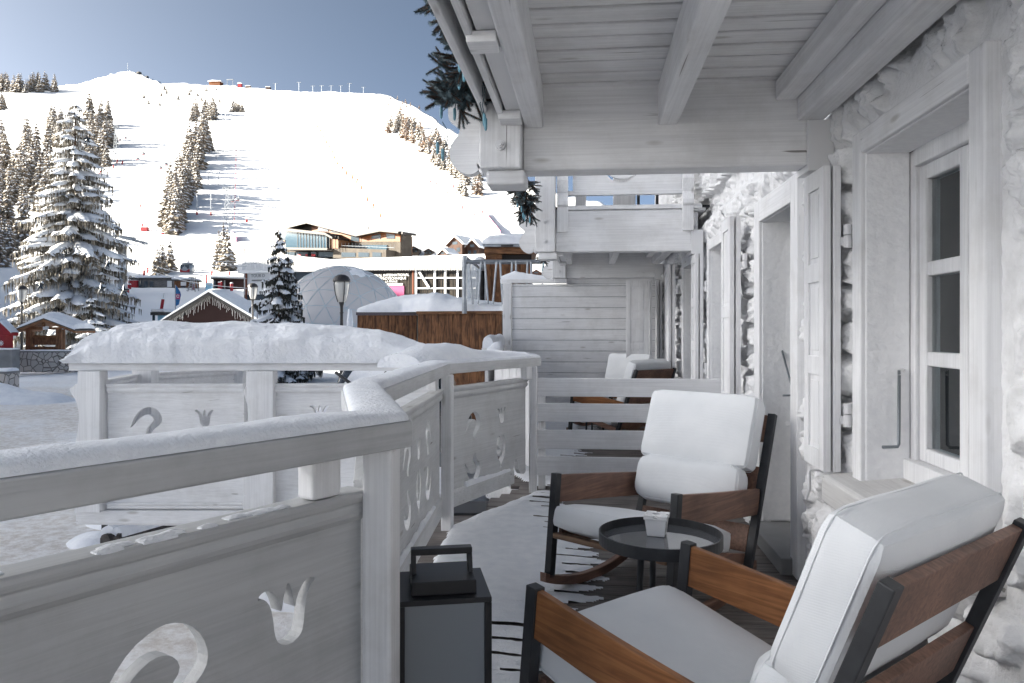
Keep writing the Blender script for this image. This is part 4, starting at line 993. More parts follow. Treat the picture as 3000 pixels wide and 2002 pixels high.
# ------------------------------------------------------------------ round side tables with their ashtrays
def side_table(loc, label):
    t = thing('side_table', label, 'side table', loc, 'round metal side tables')
    r, h = .238, .555
    MB().lathe((0,0,0), [(r - .006, h - .045), (r, h - .045), (r, h), (r - .005, h + .001), (r - .006, h - .035)], 64).build('tray_rim', 'anthracite', t, local=True, smooth=False)
    MB().lathe((0,0,0), [(0, h - .040), (r - .0065, h - .040), (r - .0065, h - .030), (0, h - .030)], 64).build('glass_top', 'tableglass', t, local=True)
    for k in range(3):
        a = R(100 + 120*k); mb = MB(); c, s = math.cos(a), math.sin(a)
        mb.tube([(c*.10, s*.10, h - .041), (c*.13, s*.13, .006)], .0125, 8); mb.tube([(c*.13, s*.13, 0), (c*.13, s*.13, .008)], .016, 8)
        mb.build('leg', 'anthracite', t, local=True, smooth=False)
    MB().tube([(.11*math.cos(R(100+120*k)), .11*math.sin(R(100+120*k)), .16) for k in (0, 1, 2, 0)], .006, 6).build('stretcher', 'anthracite', t, local=True)
    return t
def ashtray(loc, rz, label):
    a = thing('ashtray', label, 'ashtray', loc, None, rz)
    def ringm(s0, s1, z0, z1): return [(-s0,-s0,z0),(s0,-s0,z0),(s0,s0,z0),(-s0,s0,z0),(-s1,-s1,z1),(s1,-s1,z1),(s1,s1,z1),(-s1,s1,z1)], [(0,3,2,1),(0,1,5,4),(1,2,6,5),(2,3,7,6),(3,0,4,7)]
    mb = MB(); mb.add(*ringm(.034, .042, 0, .066)); mb.add(*ringm(.046, .046, .066, .074)); mb.build('bowl', 'ceramic', a, local=True, bevel=.003)
    # lid with round hole and cigarette rests
    o = [(-.046,-.046),(-.008,-.046),(-.008,-.036),(.008,-.036),(.008,-.046),(.046,-.046),(.046,-.008),(.036,-.008),(.036,.008),(.046,.008),(.046,.046),(.008,.046),(.008,.036),(-.008,.036),(-.008,.046),(-.046,.046),(-.046,.008),(-.036,.008),(-.036,-.008),(-.046,-.008)]
    h = [(.017*math.cos(2*PI*k/20), .017*math.sin(2*PI*k/20)) for k in range(20)]
    vs, fs = flat_holes([o, h], .008, lambda x, y, z: (x, y, z + .0785)); MB().add(vs, fs).build('lid', 'ceramic', a, local=True, bevel=.0015)
tc_ = onz(1515, 1222, .555)
side_table((tc_.x, tc_.y, .002), 'round black metal table with glass top between the two near rocking chairs')
q = onz(1508, 1229, .527); ashtray((q.x, q.y + .01, .5275), R(-14), 'square white ceramic ashtray on the near round table')
side_table((.10, 9.80, .002), 'round black metal table between the far rocking chairs')

# ------------------------------------------------------------------ lantern
ln = thing('lantern', 'black square floor lantern with frosted panes and a carrying handle', 'lantern', (-.452, 2.33, .002))
def LB(lo, hi, name, m, bevel=.002): return MB().box(lo, hi).build(name, m, ln, local=True, bevel=bevel)
rzl = R(15); s = .140; h = .545
ln.rotation_euler = (0, 0, rzl)
LB((-s, -s, h - .016), (s, s, h), 'top_plate', 'black'); LB((-s, -s, 0), (s, s, .02), 'base_plate', 'black')
for sx in (-1, 1):
    for sy in (-1, 1): LB((sx*s - (.022 if sx > 0 else 0), sy*s - (.022 if sy > 0 else 0), .0205), (sx*s + (.022 if sx < 0 else 0), sy*s + (.022 if sy < 0 else 0), h - .0165), 'corner_post', 'black')
for k, (lo, hi) in enumerate((((-s+.022, -s+.006, .021), (s-.022, -s+.011, h-.017)), ((-s+.022, s-.011, .021), (s-.022, s-.006, h-.017)), ((-s+.006, -s+.022, .021), (-s+.011, s-.022, h-.017)), ((s-.011, -s+.022, .021), (s-.006, s-.022, h-.017)))): LB(lo, hi, 'frosted_pane', 'frosted', 0)
LB((-.098, -.105, h + .0005), (.098, .085, h + .042), 'control_box', 'black', .003)
mb = MB()
for sx in (-1, 1): mb.obox((sx*.088, 0, h + .064), (.008, 0, 0), (0, .016, 0), (0, .014, .030))
mb.obox((0, .014, h + .102), (.096, 0, 0), (0, .019, 0), (0, 0, .010)); mb.build('handle', 'black', ln, local=True, bevel=.003)

# ------------------------------------------------------------------ fir garlands with light strings
def sprig(mb, a, b, rg, nn, ln_, mi=0, sag=.0):
    a, b = Vector(a), Vector(b); d = b - a; L_ = d.length; d.normalize(); side = d.orthogonal().normalized()
    pts = [a.lerp(b, t) + Vector((0, 0, -sag*math.sin(PI*t))) for t in np.linspace(0, 1, 6)]
    mb.tube(pts, [.005]*5 + [.002], 5, 1)
    for i in range(nn):
        t = rg.random()**.85; p = a.lerp(b, t) + Vector((0, 0, -sag*math.sin(PI*t))); an = rg.uniform(0, 2*PI)
        o = Matrix.Rotation(an, 3, d) @ side; dr = (o + d*rg.uniform(.25, .85)).normalized(); l = ln_*rg.uniform(.6, 1.1)*(1 - .35*t)
        w_ = dr.cross(d).normalized()*.0015; q = p + dr*l + Vector((0, 0, -.004)); mb.add([p - w_, p + w_, q], [(0, 1, 2)])
def garland(label, pts, n, spread, seed, bulbs, down=.25, length=.2, needles=520, nl=.024):
    g = thing('fir_garland', label, 'garland', pts[0], 'fir garlands along the balcony eaves'); rg = random.Random(seed); mb = MB()
    for i in range(n):
        t = rg.random()*(len(pts)-1); k = min(int(t), len(pts)-2); p = Vector(pts[k]).lerp(Vector(pts[k+1]), t - k)
        an = rg.uniform(0, 2*PI); d = Vector((rg.gauss(-.25, .8), rg.gauss(-.1, .8), rg.gauss(-down, .55))).normalized()
        e = p + d*length*rg.uniform(.45, .95)
        sprig(mb, p + d*.01, e, rg, needles, nl, 0, .015)
        for q in range(3):
            m = p.lerp(e, rg.uniform(.25, .7)); d2 = (d + Vector((rg.gauss(0, .6), rg.gauss(0, .6), rg.gauss(0, .5)))).normalized(); sprig(mb, m, m + d2*length*.5, rg, needles//2, nl, 0)
    mb.tube(pts, .012, 6, 1); mb.build('branches', ['needle_blue', 'bark'], g, fix=False)
    cm = MB(); bm_ = []
    for (u, v0, v1, y) in bulbs:
        a = ony(u + rg.uniform(-6, 6), v0, y); b = ony(u + rg.uniform(-4, 4), v1, y); m = a.lerp(b, .5) + Vector((rg.uniform(-.03, .03), .02, 0))
        cm.tube([a, a.lerp(m, .5) + Vector((.01, 0, .0)), m, b.lerp(m, .3), b], .0022, 5, 0)
        bb = MB(); bb.tube([b + Vector((0, 0, .028)), b + Vector((0, 0, .02)), b, b - Vector((0, 0, .022)), b - Vector((0, 0, .03))], [.004, .0075, .0078, .0065, .003], 8); bb.build('bulb', 'bulb', g, smooth=True)
    cm.build('light_string', 'cable', g)
gy = 3.35
garland('long frosted fir garland with blue bulbs hanging at the top of the near eave', [ony(1010, -60, 2.9), ony(1045, 30, 3.0), ony(1070, 110, 3.15), ony(1078, 170, 3.3), ony(1070, 225, 3.4)], 30, .2, 3,
        [(1030, 10, 40, 3.0), (1042, -10, 18, 3.0), (1052, 60, 150, 3.15), (1062, 70, 172, 3.15), (1057, 80, 190, 3.2), (1075, 110, 175, 3.2), (1092, 120, 180, 3.2), (1108, 195, 275, 3.3), (1113, 190, 285, 3.3), (1085, 160, 195, 3.25), (1020, 280, 355, 3.4), (1002, 300, 340, 3.4)], length=.17)
garland('fir garland bunched low beside the near scroll bracket', [ony(1062, 150, 3.4), ony(1045, 185, 3.45), ony(1040, 215, 3.45), ony(1055, 235, 3.45)], 26, .2, 5,
        [(1040, 215, 262, 3.45), (1012, 225, 258, 3.45)], down=.05, length=.2)
garland('short fir garland with icy bulbs hanging at the second balcony post', [ony(1208, 405, 7.0), ony(1205, 440, 7.0), ony(1212, 480, 7.0)], 60, .2, 8,
        [(1190, 415, 470, 6.9), (1195, 430, 480, 6.9), (1205, 440, 500, 6.9), (1200, 440, 495, 6.9), (1212, 460, 505, 6.9)], down=.75, length=.20, needles=340, nl=.024)
garland('small fir tuft with bulbs at the third balcony post', [ony(1238, 590, 10.9), ony(1250, 592, 10.9)], 8, .2, 9,
        [(1236, 595, 612, 10.8), (1244, 595, 618, 10.8), (1250, 595, 610, 10.8)], down=.2, length=.16, needles=160)
# ================================================================== the village and the slope
# ------------------------------------------------------------------ conifers
def conifer(h, r, rg, tiers, nb, snow=.6, mats=('needle', 'snow', 'bark'), sparse=.0):
    """small snow-laden conifer: drooping boughs, each a bent dark fan with a lumpy snow pad on top"""
    mb = MB(); mb.tube([(0, 0, -.6), (0, 0, h*.5), (0, 0, h*.98)], [h*.018, h*.012, h*.002], 5, 2)
    for i in range(tiers):
        t = (i + rg.uniform(-.3, .3))/tiers; z = h*(.06 + .92*t); L_ = r*(1 - t)**.85*rg.uniform(.8, 1.15) + r*.06
        m = max(4, int(nb*(1 - .55*t)))
        for k in range(m):
            if rg.random() < sparse: continue
            an = 2*PI*(k + rg.uniform(-.4, .4))/m + i*1.7; l = L_*rg.uniform(.7, 1.12); dr = rg.uniform(.28, .55)*l; w_ = l*rg.uniform(.24, .36)
            c, s = math.cos(an), math.sin(an)
            def P_(f, side, up): return (c*l*f - s*side, s*l*f + c*side, z - dr*f**1.4 + up)
            a0 = P_(0, 0, .02*h); a1 = P_(.5, w_, -.10*l); a2 = P_(.5, -w_, -.10*l); a3 = P_(.55, 0, .03*h*.5); a4 = P_(1, 0, -.02*l); b1 = P_(.85, w_*.6, -.16*l); b2 = P_(.85, -w_*.6, -.16*l)
            lo1 = P_(.45, w_*.7, -.34*l); lo2 = P_(.45, -w_*.7, -.34*l)
            mb.add([a0, a1, a2, a3, a4, b1, b2, lo1, lo2], [(0, 1, 3), (0, 3, 2), (3, 1, 5), (3, 5, 4), (3, 4, 6), (3, 6, 2), (1, 7, 5), (2, 6, 8)], 0)
            if rg.random() < snow:
                e = .035*l + .008*h; f0, f1 = rg.uniform(.1, .4), rg.uniform(.75, .98); ww = w_*rg.uniform(.55, 1.0)
                p = [P_(f0, 0, e), P_((f0+f1)/2, ww, e*.6), P_((f0+f1)/2, -ww, e*.6), P_((f0+f1)/2, 0, e*2.2), P_(f1, 0, e*.9), P_((f0+f1)/2, 0, -.02*l)]
                mb.add(p, [(0, 1, 3), (0, 3, 2), (3, 1, 4), (3, 4, 2)], 1)
    return mb
PROTO = {}
def proto(kind):
    rg = random.Random(hash(kind) % 1000 if False else sum(map(ord, kind)))
    mats = ('needle', 'snow', 'bark'); out = []
    for i in range(4):
        h = 10
        if kind == 'spruce': mb = conifer(h, rg.uniform(2.2, 2.8), rg, 14, 10, .86)
        elif kind == 'far': mb = conifer(h, rg.uniform(2.2, 3.0), rg, 10, 8, .84)
        elif kind == 'larch': mb = conifer(h, rg.uniform(2.3, 3.2), rg, 11, 8, .6, sparse=.15); mats = ('larch', 'snow', 'bark')
        elif kind == 'dark': mb = conifer(h, rg.uniform(2.3, 2.9), rg, 16, 10, .72)
        o = mb.build(kind + '_mesh', mats, None, fix=False); me = o.data; bpy.data.objects.remove(o); out.append(me)
    return out
for k in ('spruce', 'far', 'larch', 'dark'): PROTO[k] = proto(k)
def tree(u, v, hD, kind, label, group, rg, name='spruce_tree'):
    q = hitn(u, v)
    if q is None: return
    p, d = q; h = hD*K/F*d
    o = bpy.data.objects.new(name, rg.choice(PROTO[kind])); COL.objects.link(o)
    o.location = p - Vector((0, 0, .02*h)); s_ = h/10; o.scale = (s_*rg.uniform(.85, 1.15), s_*rg.uniform(.85, 1.15), s_); o.rotation_euler = (0, 0, rg.uniform(0, 2*PI))
    tag(o, label, 'tree', group)
rg = random.Random(12)
def cluster(pts, hr, kind, label, group):
    for u, v in pts: tree(u, v, rg.uniform(*hr), kind if isinstance(kind, str) else rg.choice(kind), label, group, rg)
U = rg.uniform
cluster([(U(-5, 128), U(196, 212)) for _ in range(30)] , (34, 50), 'far', 'snowy spruce in the wood on the skyline at the far left', 'spruces on the left skyline')
cluster([(U(-10, 8), U(235, 262)) for _ in range(3)], (40, 55), 'far', 'snowy spruce at the left picture edge just below the skyline wood', 'spruces below the skyline wood')
cluster([(107 + 55*t + U(-8, 8), 285 + U(0, 60)) for t in [rg.random() for _ in range(18)]], (50, 68), 'spruce', 'snowy spruce standing upslope behind the crown of the big tree', 'spruces behind the big tree')
cluster([(U(203, 250), U(270, 300)) for _ in range(7)] + [(U(200, 262), U(320, 395)) for _ in range(18)], (54, 80), 'spruce', 'snowy spruce in the narrow wood beside the gondola line', 'spruces beside the gondola line')
cluster([(U(-5, 112), 362 + 118*t + U(-8, 8)) for t in [rg.random() for _ in range(40)]], (78, 108), 'spruce', 'snowy spruce in the dense wood left of the big tree', 'spruces in the left wood')
cluster([(U(-10, 60), U(540, 630)) for _ in range(9)], (90, 120), 'dark', 'shaded spruce low behind the big tree at the left edge', 'shaded spruces at the left edge')
cluster([(U(430, 500), U(258, 282)) for _ in range(16)], (30, 48), 'far', 'snowy spruce in the small upper clump above the central wood', 'spruces in the upper clump')
cluster([(534, 258), (541, 256), (548, 257), (556, 258)], (26, 36), 'far', 'little spruce in the lone group near the top of the lift line', 'spruces near the lift top')
cen = []
for _ in range(54):
    t = rg.random(); hw_ = 14 + 22*math.sin(PI*min(1, t*1.25)) if t < .8 else 20; cen.append((462 - 72*t + U(-hw_, hw_*.75), 352 + 178*t + U(-10, 8)))
cluster(cen, (66, 100), 'spruce', 'snowy spruce in the central wood that casts long shadows over the piste', 'spruces in the central wood')
cluster([(476, 338), (470, 345), (482, 342)], (40, 52), 'spruce', 'spruce at the top corner of the central wood', 'spruces topping the central wood')
cluster([(362, 634), (390, 622), (372, 628)], (72, 92), 'dark', 'shaded dark spruce behind the low stone station hut', 'spruces behind the station hut')
cluster([(502, 620), (522, 622), (513, 612)], (90, 112), 'spruce', 'snowy spruce beside the white exhibition hall', 'spruces beside the white hall')
cluster([(890 + 212*t + U(-12, 22), 296 + 148*t + U(-62, 14)*(.45 + .55*t)) for t in [rg.random() for _ in range(84)]], (32, 48), ('far', 'far', 'larch'), 'brownish snowy conifer in the wood right of the piste', 'conifers right of the piste')
cluster([(U(1055, 1112), U(425, 450)) for _ in range(6)], (34, 46), 'spruce', 'spruce at the lower tip of the wood right of the piste', 'spruces at the lower tip of the right wood')
cluster([(U(310, 540), 202 + U(0, 42)) for _ in range(20)], (9, 18), 'far', 'tiny spruce scattered on the open upper snowfield', 'tiny spruces on the upper snowfield')
cluster([(U(885, 965), U(222, 246)) for _ in range(8)], (9, 14), 'larch', 'tiny brown shrub on the right end of the ridge', 'tiny shrubs on the right ridge')

# ------------------------------------------------------------------ the big snow-laden spruce and the small one by the lamp
def big_spruce(base, h, r, tiers, nb, seed, name, label, snow=.8, hang=1.0, crown_pow=.8, tops=1, needle='needle_hang', fill=3):
    t_ = thing(name, label, 'tree', base); rg = random.Random(seed)
    tr = MB(); tr.tube([(0, 0, -.5), (.05, 0, h*.3), (0, .03, h*.65), (0, 0, h*.985)], [h*.017, h*.013, h*.007, .01], 9); tr.build('trunk', 'bark', t_, local=True, smooth=True)
    cr = MB(); sn = MB()
    for i in range(tiers):
        t = (i + rg.uniform(-.35, .35))/tiers; t = max(0, t); z0 = h*(.05 + .94*t)
        L0 = r*min(1, (1 - t)**crown_pow*1.05)*(1 if t > .08 else .85) + .12; m = max(4, int(nb*(1 - .5*t)))
        for k in range(m):
            an = 2*PI*(k + rg.uniform(-.45, .45))/m + i*2.1; l = L0*rg.uniform(.62, 1.15)
            if rg.random() < .07: continue
            c, s = math.cos(an), math.sin(an); dz = rg.uniform(.22, .46); up = rg.uniform(.0, .1); n = max(4, int(l/.22)); n = min(n, 15)
            z0b = z0 + rg.uniform(-.02, .02)*h
            def B_(f): return Vector((c*l*f, s*l*f, z0b - l*dz*(f**1.3) + l*up*f*f))
            pts = [B_(q/n) for q in range(n + 1)]; side = Vector((-s, c, 0))
            cr.tube([pts[0], pts[n//2], pts[-1]], [.012*l**.5, .008, .003], 4, 1, False)
            for q in range(1, n + 1):
                f = q/n; p = pts[q]; wl = l*.30*(1 - .55*f)*rg.uniform(.6, 1.25)*min(1, f*2.6)
                for sg in (-1, 1):
                    e = p + side*sg*wl + Vector((c, s, 0))*wl*rg.uniform(.25, .7) - UV*wl*rg.uniform(.25, .75)
                    x = (e - p); nn = x.cross(UV); nn = nn.normalized()*.035*l**.3 if nn.length > 1e-5 else side*.03
                    cr.add([p - nn*.6, p + nn*.6, e + nn*.35, e - nn*.35], [(0, 1, 2, 3)])
                    # hanging twigs
                    for w_ in range(fill):
                        a = p.lerp(e, rg.uniform(.2, 1)); hl = hang*rg.uniform(.10, .30)*l**.35; j = Vector((rg.uniform(-.5, .5), rg.uniform(-.5, .5), 0))*.12
                        d2 = Vector((rg.uniform(-1, 1), rg.uniform(-1, 1), 0)).normalized()*.026*l**.2
                        cr.add([a - d2, a + d2, a + d2*.3 + j*hl - UV*hl, a - d2*.3 + j*hl - UV*hl], [(0, 1, 2, 3)])
                    if rg.random() < snow*.62:
                        ww = nn.normalized()*.06*l**.35*rg.uniform(.7, 1.3); u0 = UV*.035; a = p.lerp(e, .12); b = p.lerp(e, rg.uniform(.7, 1.0)); md = a.lerp(b, .5) + UV*rg.uniform(.04, .09)
                        sn.add([a + u0*.6, md + ww*1.25 - UV*.05, b + u0*.2, md - ww*1.25 - UV*.05, md + u0], [(0, 1, 4), (1, 2, 4), (2, 3, 4), (3, 0, 4)])
            if rg.random() < snow:                                    # pad of snow along the bough
                f0 = rg.uniform(.12, .35); ns = 7; rows = []
                wmax = l*rg.uniform(.10, .19) + .05
                for q in range(ns + 1):
                    f = f0 + (1.02 - f0)*q/ns; p = B_(f); b_ = math.sin(PI*min(1, .08 + q/ns*.92))**.6; w_ = wmax*b_*rg.uniform(.7, 1.2); hh_ = (.05 + .05*l**.5)*b_*rg.uniform(.7, 1.3)
                    rows.append([p - side*w_ - UV*(.03 + w_*.35), p - side*w_*.75 + UV*hh_*.5, p + UV*hh_, p + side*w_*.75 + UV*hh_*.5, p + side*w_ - UV*(.03 + w_*.35)])
                sn.grid(rows)
    cr.build('crown', [needle, 'bark'], t_, local=True, fix=False); tag(sn.build('crown_snow', 'snow', t_, local=True, smooth=True, fix=False), kind='stuff')
    return t_
b_ = gp(172, 47); q = at(165, 226, 47)
big_spruce(b_, q.z - b_.z, 3.75, 31, 15, 3, 'spruce_tree', 'great snow-laden spruce towering behind the wooden notice shelter', .97, 1.2, .70, fill=5)
b_ = gp(640, 30); q = at(637, 520, 30)
big_spruce(b_, q.z - b_.z, 1.5, 19, 13, 8, 'spruce_tree', 'young dark spruce with clumps of snow between the street lamp and the dome', .62, .9, 1.0, needle='needle_dark', fill=6)
b_ = gp(662, 30.4); q = at(663, 572, 30.4)
big_spruce(b_, q.z - b_.z, 1.2, 15, 11, 18, 'spruce_tree', 'shorter twin top leaning on the young spruce before the dome', .6, .9, 1.05, needle='needle_dark', fill=6)
b_ = gp(590, 31); q = at(588, 700, 31)
big_spruce(b_, q.z - b_.z, 1.0, 6, 8, 28, 'spruce_shrub', 'low spread of snowy spruce boughs at the foot of the middle lamp', .7, .7, .8, needle='needle_dark', fill=5)
b_ = gp(210, 44); q = at(205, 668, 44)
big_spruce(b_, q.z - b_.z, 1.3, 9, 9, 38, 'spruce_tree', 'small snowy spruce in front of the great spruce, right of the shelter', .8, .9, .8, needle='needle_dark', fill=5)
def star(u, v, d, s, label):
    o = at(u, v, d); mb = MB(); pts = []
    for k in range(10): a = R(90 + 36*k); r_ = s if k % 2 == 0 else s*.42; pts.append(o + RV*r_*math.cos(a) + UV*r_*math.sin(a))
    f = o - FV*.12*s*2; mb.add(pts + [f, o + FV*.24*s], [(k, (k+1) % 10, 10) for k in range(10)] + [((k+1) % 10, k, 11) for k in range(10)])
    ob = mb.build('star_ornament', 'carpaint'); tag(ob, label, 'ornament', 'dark stars hung in the great spruce')
star(284, 668, 42.5, .38, 'dark star ornament hanging lowest at the right tip of the great spruce')
star(232, 663, 42.6, .36, 'dark star ornament hanging amid the right boughs of the great spruce')
star(92, 656, 42.5, .30, 'dark star ornament hanging in the left boughs of the great spruce')
star(246, 607, 43, .25, 'small dark star ornament midway up the right side of the great spruce')
star(200, 320, 46.5, .30, 'dark star ornament high in the great spruce')

# ------------------------------------------------------------------ street lamps
def street_lamp(u, vtop, vneck, d, label):
    p = gp(u, d); top = at(u, vtop, d).z; neck = at(u, vneck, d).z; p.z = T(p.x, p.y)
    t = thing('street_lamp', label, 'street lamp', p, 'cast iron street lamps'); zt = top - p.z; zn = neck - p.z; hd = zt - zn; r = hd*.31
    MB().lathe((0,0,0), [(.16, 0), (.16, .25), (.11, .32), (.12, .55), (.085, .62), (.095, .72), (.06, .80), (.055, zn*.6), (.045, zn - .35), (.06, zn - .33), (.045, zn - .28), (.05, zn - .12), (.075, zn - .04), (.085, zn)], 14).build('pole', 'lampmetal', t, local=True, smooth=False)
    MB().lathe((0,0,0), [(r*.45, zn + .005), (r*.72, zn + hd*.3), (r*.86, zn + hd*.62), (r*.84, zn + hd*.74)], 18).build('globe', 'lampglass', t, local=True, smooth=True)
    MB().lathe((0,0,0), [(r*1.0, zn + hd*.735), (r*1.02, zn + hd*.76), (r*.98, zn + hd*.82), (r*.78, zn + hd*.92), (r*.4, zn + hd*.985), (0, zt)], 18).build('lamp_hood', 'lampmetal', t, local=True, smooth=False)
    mb = MB()
    for k in range(4):
        a = R(40 + 90*k); c, s = math.cos(a), math.sin(a); mb.tube([(c*r*.46, s*r*.46, zn), (c*r*.76, s*r*.76, zn + hd*.3), (c*r*.93, s*r*.93, zn + hd*.62), (c*r*.9, s*r*.9, zn + hd*.76)], r*.055, 6)
    mb.build('cage_rib', 'lampmetal', t, local=True)
    mb = MB()
    for k in range(7):
        a = 2*PI*k/7; mb.tube([(r*.3*math.cos(a), r*.3*math.sin(a), zn + hd*.1), (r*.5*math.cos(a), r*.5*math.sin(a), zn + hd*.7)], r*.03, 4)
street_lamp(50, 655, 693, 38, 'dark street lamp with milky globe behind the wooden notice shelter')
street_lamp(580, 650, 687, 38, 'dark street lamp with milky globe beside the young spruce')
street_lamp(784, 630, 694, 23, 'largest dark street lamp, standing in front of the dome')

# ------------------------------------------------------------------ notice shelter, stone walls, little red hut
kd = 35.0
def kp(u, v, dd=0): return at(u, v, kd + dd)
sh = thing('notice_shelter', 'wooden notice board shelter with a snow-covered gabled roof', 'shelter', gp(107, kd))
for u0, u1, vb in ((61, 72, 828), (130, 142, 826)):
    for dd in (0, 1.0): a, b = kp(u0 + (6 if dd else 0), vb, dd), kp(u1 + (6 if dd else 0), 756, dd); MB().obox((a + b)/2, RV*(b - a).dot(RV)/2, FV*.08, UV*(b.z - a.z)/2).build('post', 'kiosk', sh, bevel=.01)
a, b = kp(75, 792, .5), kp(130, 773, .5); MB().obox((a + b)/2, RV*(b - a).dot(RV)/2, FV*.05, UV*(b.z - a.z)/2).build('notice_board', 'kiosk', sh)
a, b = kp(73, 809, .1), kp(131, 796, .1); MB().obox((a + b)/2, RV*(b - a).dot(RV)/2, FV*.06, UV*(b.z - a.z)/2).build('lower_panel', 'kiosk', sh)
a, b = kp(73, 775, .5), kp(131, 770, .5); MB().obox((a + b)/2, RV*(b - a).dot(RV)/2, FV*.06, UV*(b.z - a.z)/2).build('board_frame', 'brown_beam', sh)
a, b = kp(64, 757, .0), kp(140, 751, .0); MB().obox((a + b)/2, RV*(b - a).dot(RV)/2, FV*.07, UV*(b.z - a.z)/2).build('tie_beam', 'brown_beam', sh)
a, b = kp(99, 757, -.12), kp(112, 749, -.12); MB().obox((a + b)/2, RV*(b - a).dot(RV)/2, FV*.02, UV*(b.z - a.z)/2).build('sign_plate', 'white', sh)
apx = kp(100, 733, -.4); e0 = kp(37, 757, -.4); e1 = kp(172, 760, -.4)
for a, b in ((e0, apx), (apx, e1)):
    MB().prism([a, b, b - UV*.10, a - UV*.10], FV*1.7).build('roof', 'brown_beam', sh); MB().prism([a + UV*.002, b + UV*.002, b + UV*.05, a + UV*.05], FV*1.7).build('roof_slates', 'slate', sh)
MB().beam(kp(100, 750, -.2), kp(100, 737, -.2), .10, .10, FV).build('king_post', 'brown_beam', sh)
def roof_snow(prof, dvec, name='roof_snow', nseg=8, seed=0, amp=.03):
    """prof: list of (bottom point, snow depth) across the roof; swept along dvec"""
    mb = MB(); rows = []; n = len(prof)
    for j in range(nseg + 1):
        f = j/nseg; row = []
        k = min(1, .55 + 1.6*min(f, 1 - f)) if True else 1
        for p, h in prof:
            q = p + dvec*f; nz = mnoise.noise(Vector((q.x*1.1 + seed, q.y*1.1, q.z)))*amp*3
            row.append(q + UV*(max(.0, h*k*(1 + nz)) + .004))
        rows.append(row)
    mb.grid(rows); mb.add(rows[0] + [p for p, h in prof][::-1], [tuple(range(2*n))]); mb.add(rows[-1] + [p + dvec for p, h in prof][::-1], [tuple(range(2*n))])
    return tag(mb.build(name, 'snow', None, True), kind='stuff')
def interp_prof(pts, hs_, m=6):
    out = []
    for (a, b), (h0, h1) in zip(zip(pts[:-1], pts[1:]), zip(hs_[:-1], hs_[1:])):
        for k in range(m): f = k/m; out.append((a.lerp(b, f), h0 + (h1 - h0)*f))
    return out + [(pts[-1], hs_[-1])]
up = UV*.052
roof_snow(interp_prof([e0 + up, e0.lerp(apx, .1) + up, apx + up, apx.lerp(e1, .93) + up, e1 + up], [.03, .16, .30, .30, .06]), FV*1.75, amp=.02)
def wall_seg(name, pts, zb, zt, th, m, label, cat, snow=.12, cap=True):
    t = thing(name, label, cat, (pts[0].x, pts[0].y, zb))
    for a, b in zip(pts[:-1], pts[1:]):
        d = (b - a); d.z = 0; d.normalize(); n = Vector((-d.y, d.x, 0))*th/2
        q = [Vector((p.x, p.y, zb)) for p in (a - n, b - n, b + n, a + n)]; MB().prism(q, UV*(zt - zb)).build('masonry', m, t)
        if cap: n2 = n*1.12; MB().prism([Vector((p.x, p.y, zt + .001)) for p in (a - n2, b - n2, b + n2, a + n2)], UV*.07).build('coping', 'concrete', t)
        if snow: tag(snowcap([tuple((a + n).xy), tuple((b + n).xy)], [tuple((a - n).xy), tuple((b - n).xy)], [zt + .07]*2, [snow]*2, .12, 7, 3, .5, 2, 1.2).build('wall_snow', 'snow', None, True), kind='stuff')
    return t
zb_ = at(60, 840, kd - .6).z - .3
wall_seg('stone_wall', [at(38, 810, kd - .4), at(175, 810, kd - .4)], zb_, at(60, 809, kd - .4).z, .35, 'rubble', 'low rubble stone wall under the notice shelter', 'wall', .05)
wall_seg('stone_wall', [at(-40, 800, kd - 2), at(37, 800, kd - 2)], zb_, at(10, 806, kd - 2).z, .5, 'concrete', 'pale block wall with stone coping left of the shelter', 'wall', .06)
wall_seg('stone_wall', [at(-60, 860, 24), at(30, 860, 24)], at(10, 885, 24).z - .3, at(10, 857, 24).z, .6, 'rubble', 'short rubble wall end at the left picture edge', 'wall', .12)
def mound(u, v, d, rx, ry, h, seed):
    c = at(u, v, d); mb = MB(); rows = []
    for i in range(19):
        row = []
        for j in range(19):
            x, y = -1 + i/9, -1 + j/9; r_ = min(1, math.hypot(x, y)); f = (math.cos(PI*r_) + 1)/2; nz = 1 + .5*mnoise.noise(Vector((x*2 + seed, y*2, 0)))
            px, py_ = c.x + x*rx, c.y + y*ry; row.append((px, py_, T(px, py_) + h*f*nz - .03 - .35*(1 - f)**3))
        rows.append(row)
    mb.grid(rows); tag(mb.build('snow_bank', 'snow', None, True), kind='stuff')
mound(20, 905, 23, 3.2, 1.6, .55, 1); mound(150, 830, 36, 2.5, 1.5, .5, 3); mound(40, 775, 40, 4, 2, .7, 5); mound(215, 1268, 8.9, .7, .45, .14, 7); mound(350, 1200, 9.8, 1.6, .7, .30, 9)
rh = thing('letterbox_hut', 'little red hut with a white snowflake and snowy roof at the left picture edge', 'hut', gp(-6, 34))
def rp(u, v): return at(u, v, 34)
a, b = rp(-24, 803), rp(20, 770); c = (a + b)/2; hw = (b - a).dot(RV)/2; MB().obox(c, RV*hw, FV*.30, UV*(b.z - a.z)/2).build('body', 'red', rh)
MB().prism([rp(-26, 771), rp(26, 771), rp(26, 766), rp(-1, 738), rp(-26, 766)], FV*.5).build('roof', 'red', rh)
mb = MB(); o = rp(13, 787.5) - FV*.305
for k in range(4): d = RV*math.cos(R(45*k)) + UV*math.sin(R(45*k)); mb.beam(o - d*.12, o + d*.12, .03, .012, FV)
mb.build('snowflake', 'white', rh)
roof_snow(interp_prof([rp(27, 765) - FV*.05, rp(12, 750) - FV*.05, rp(-1, 738) - FV*.05, rp(-27, 765) - FV*.05], [.04, .05, .1, .04]), FV*.6)
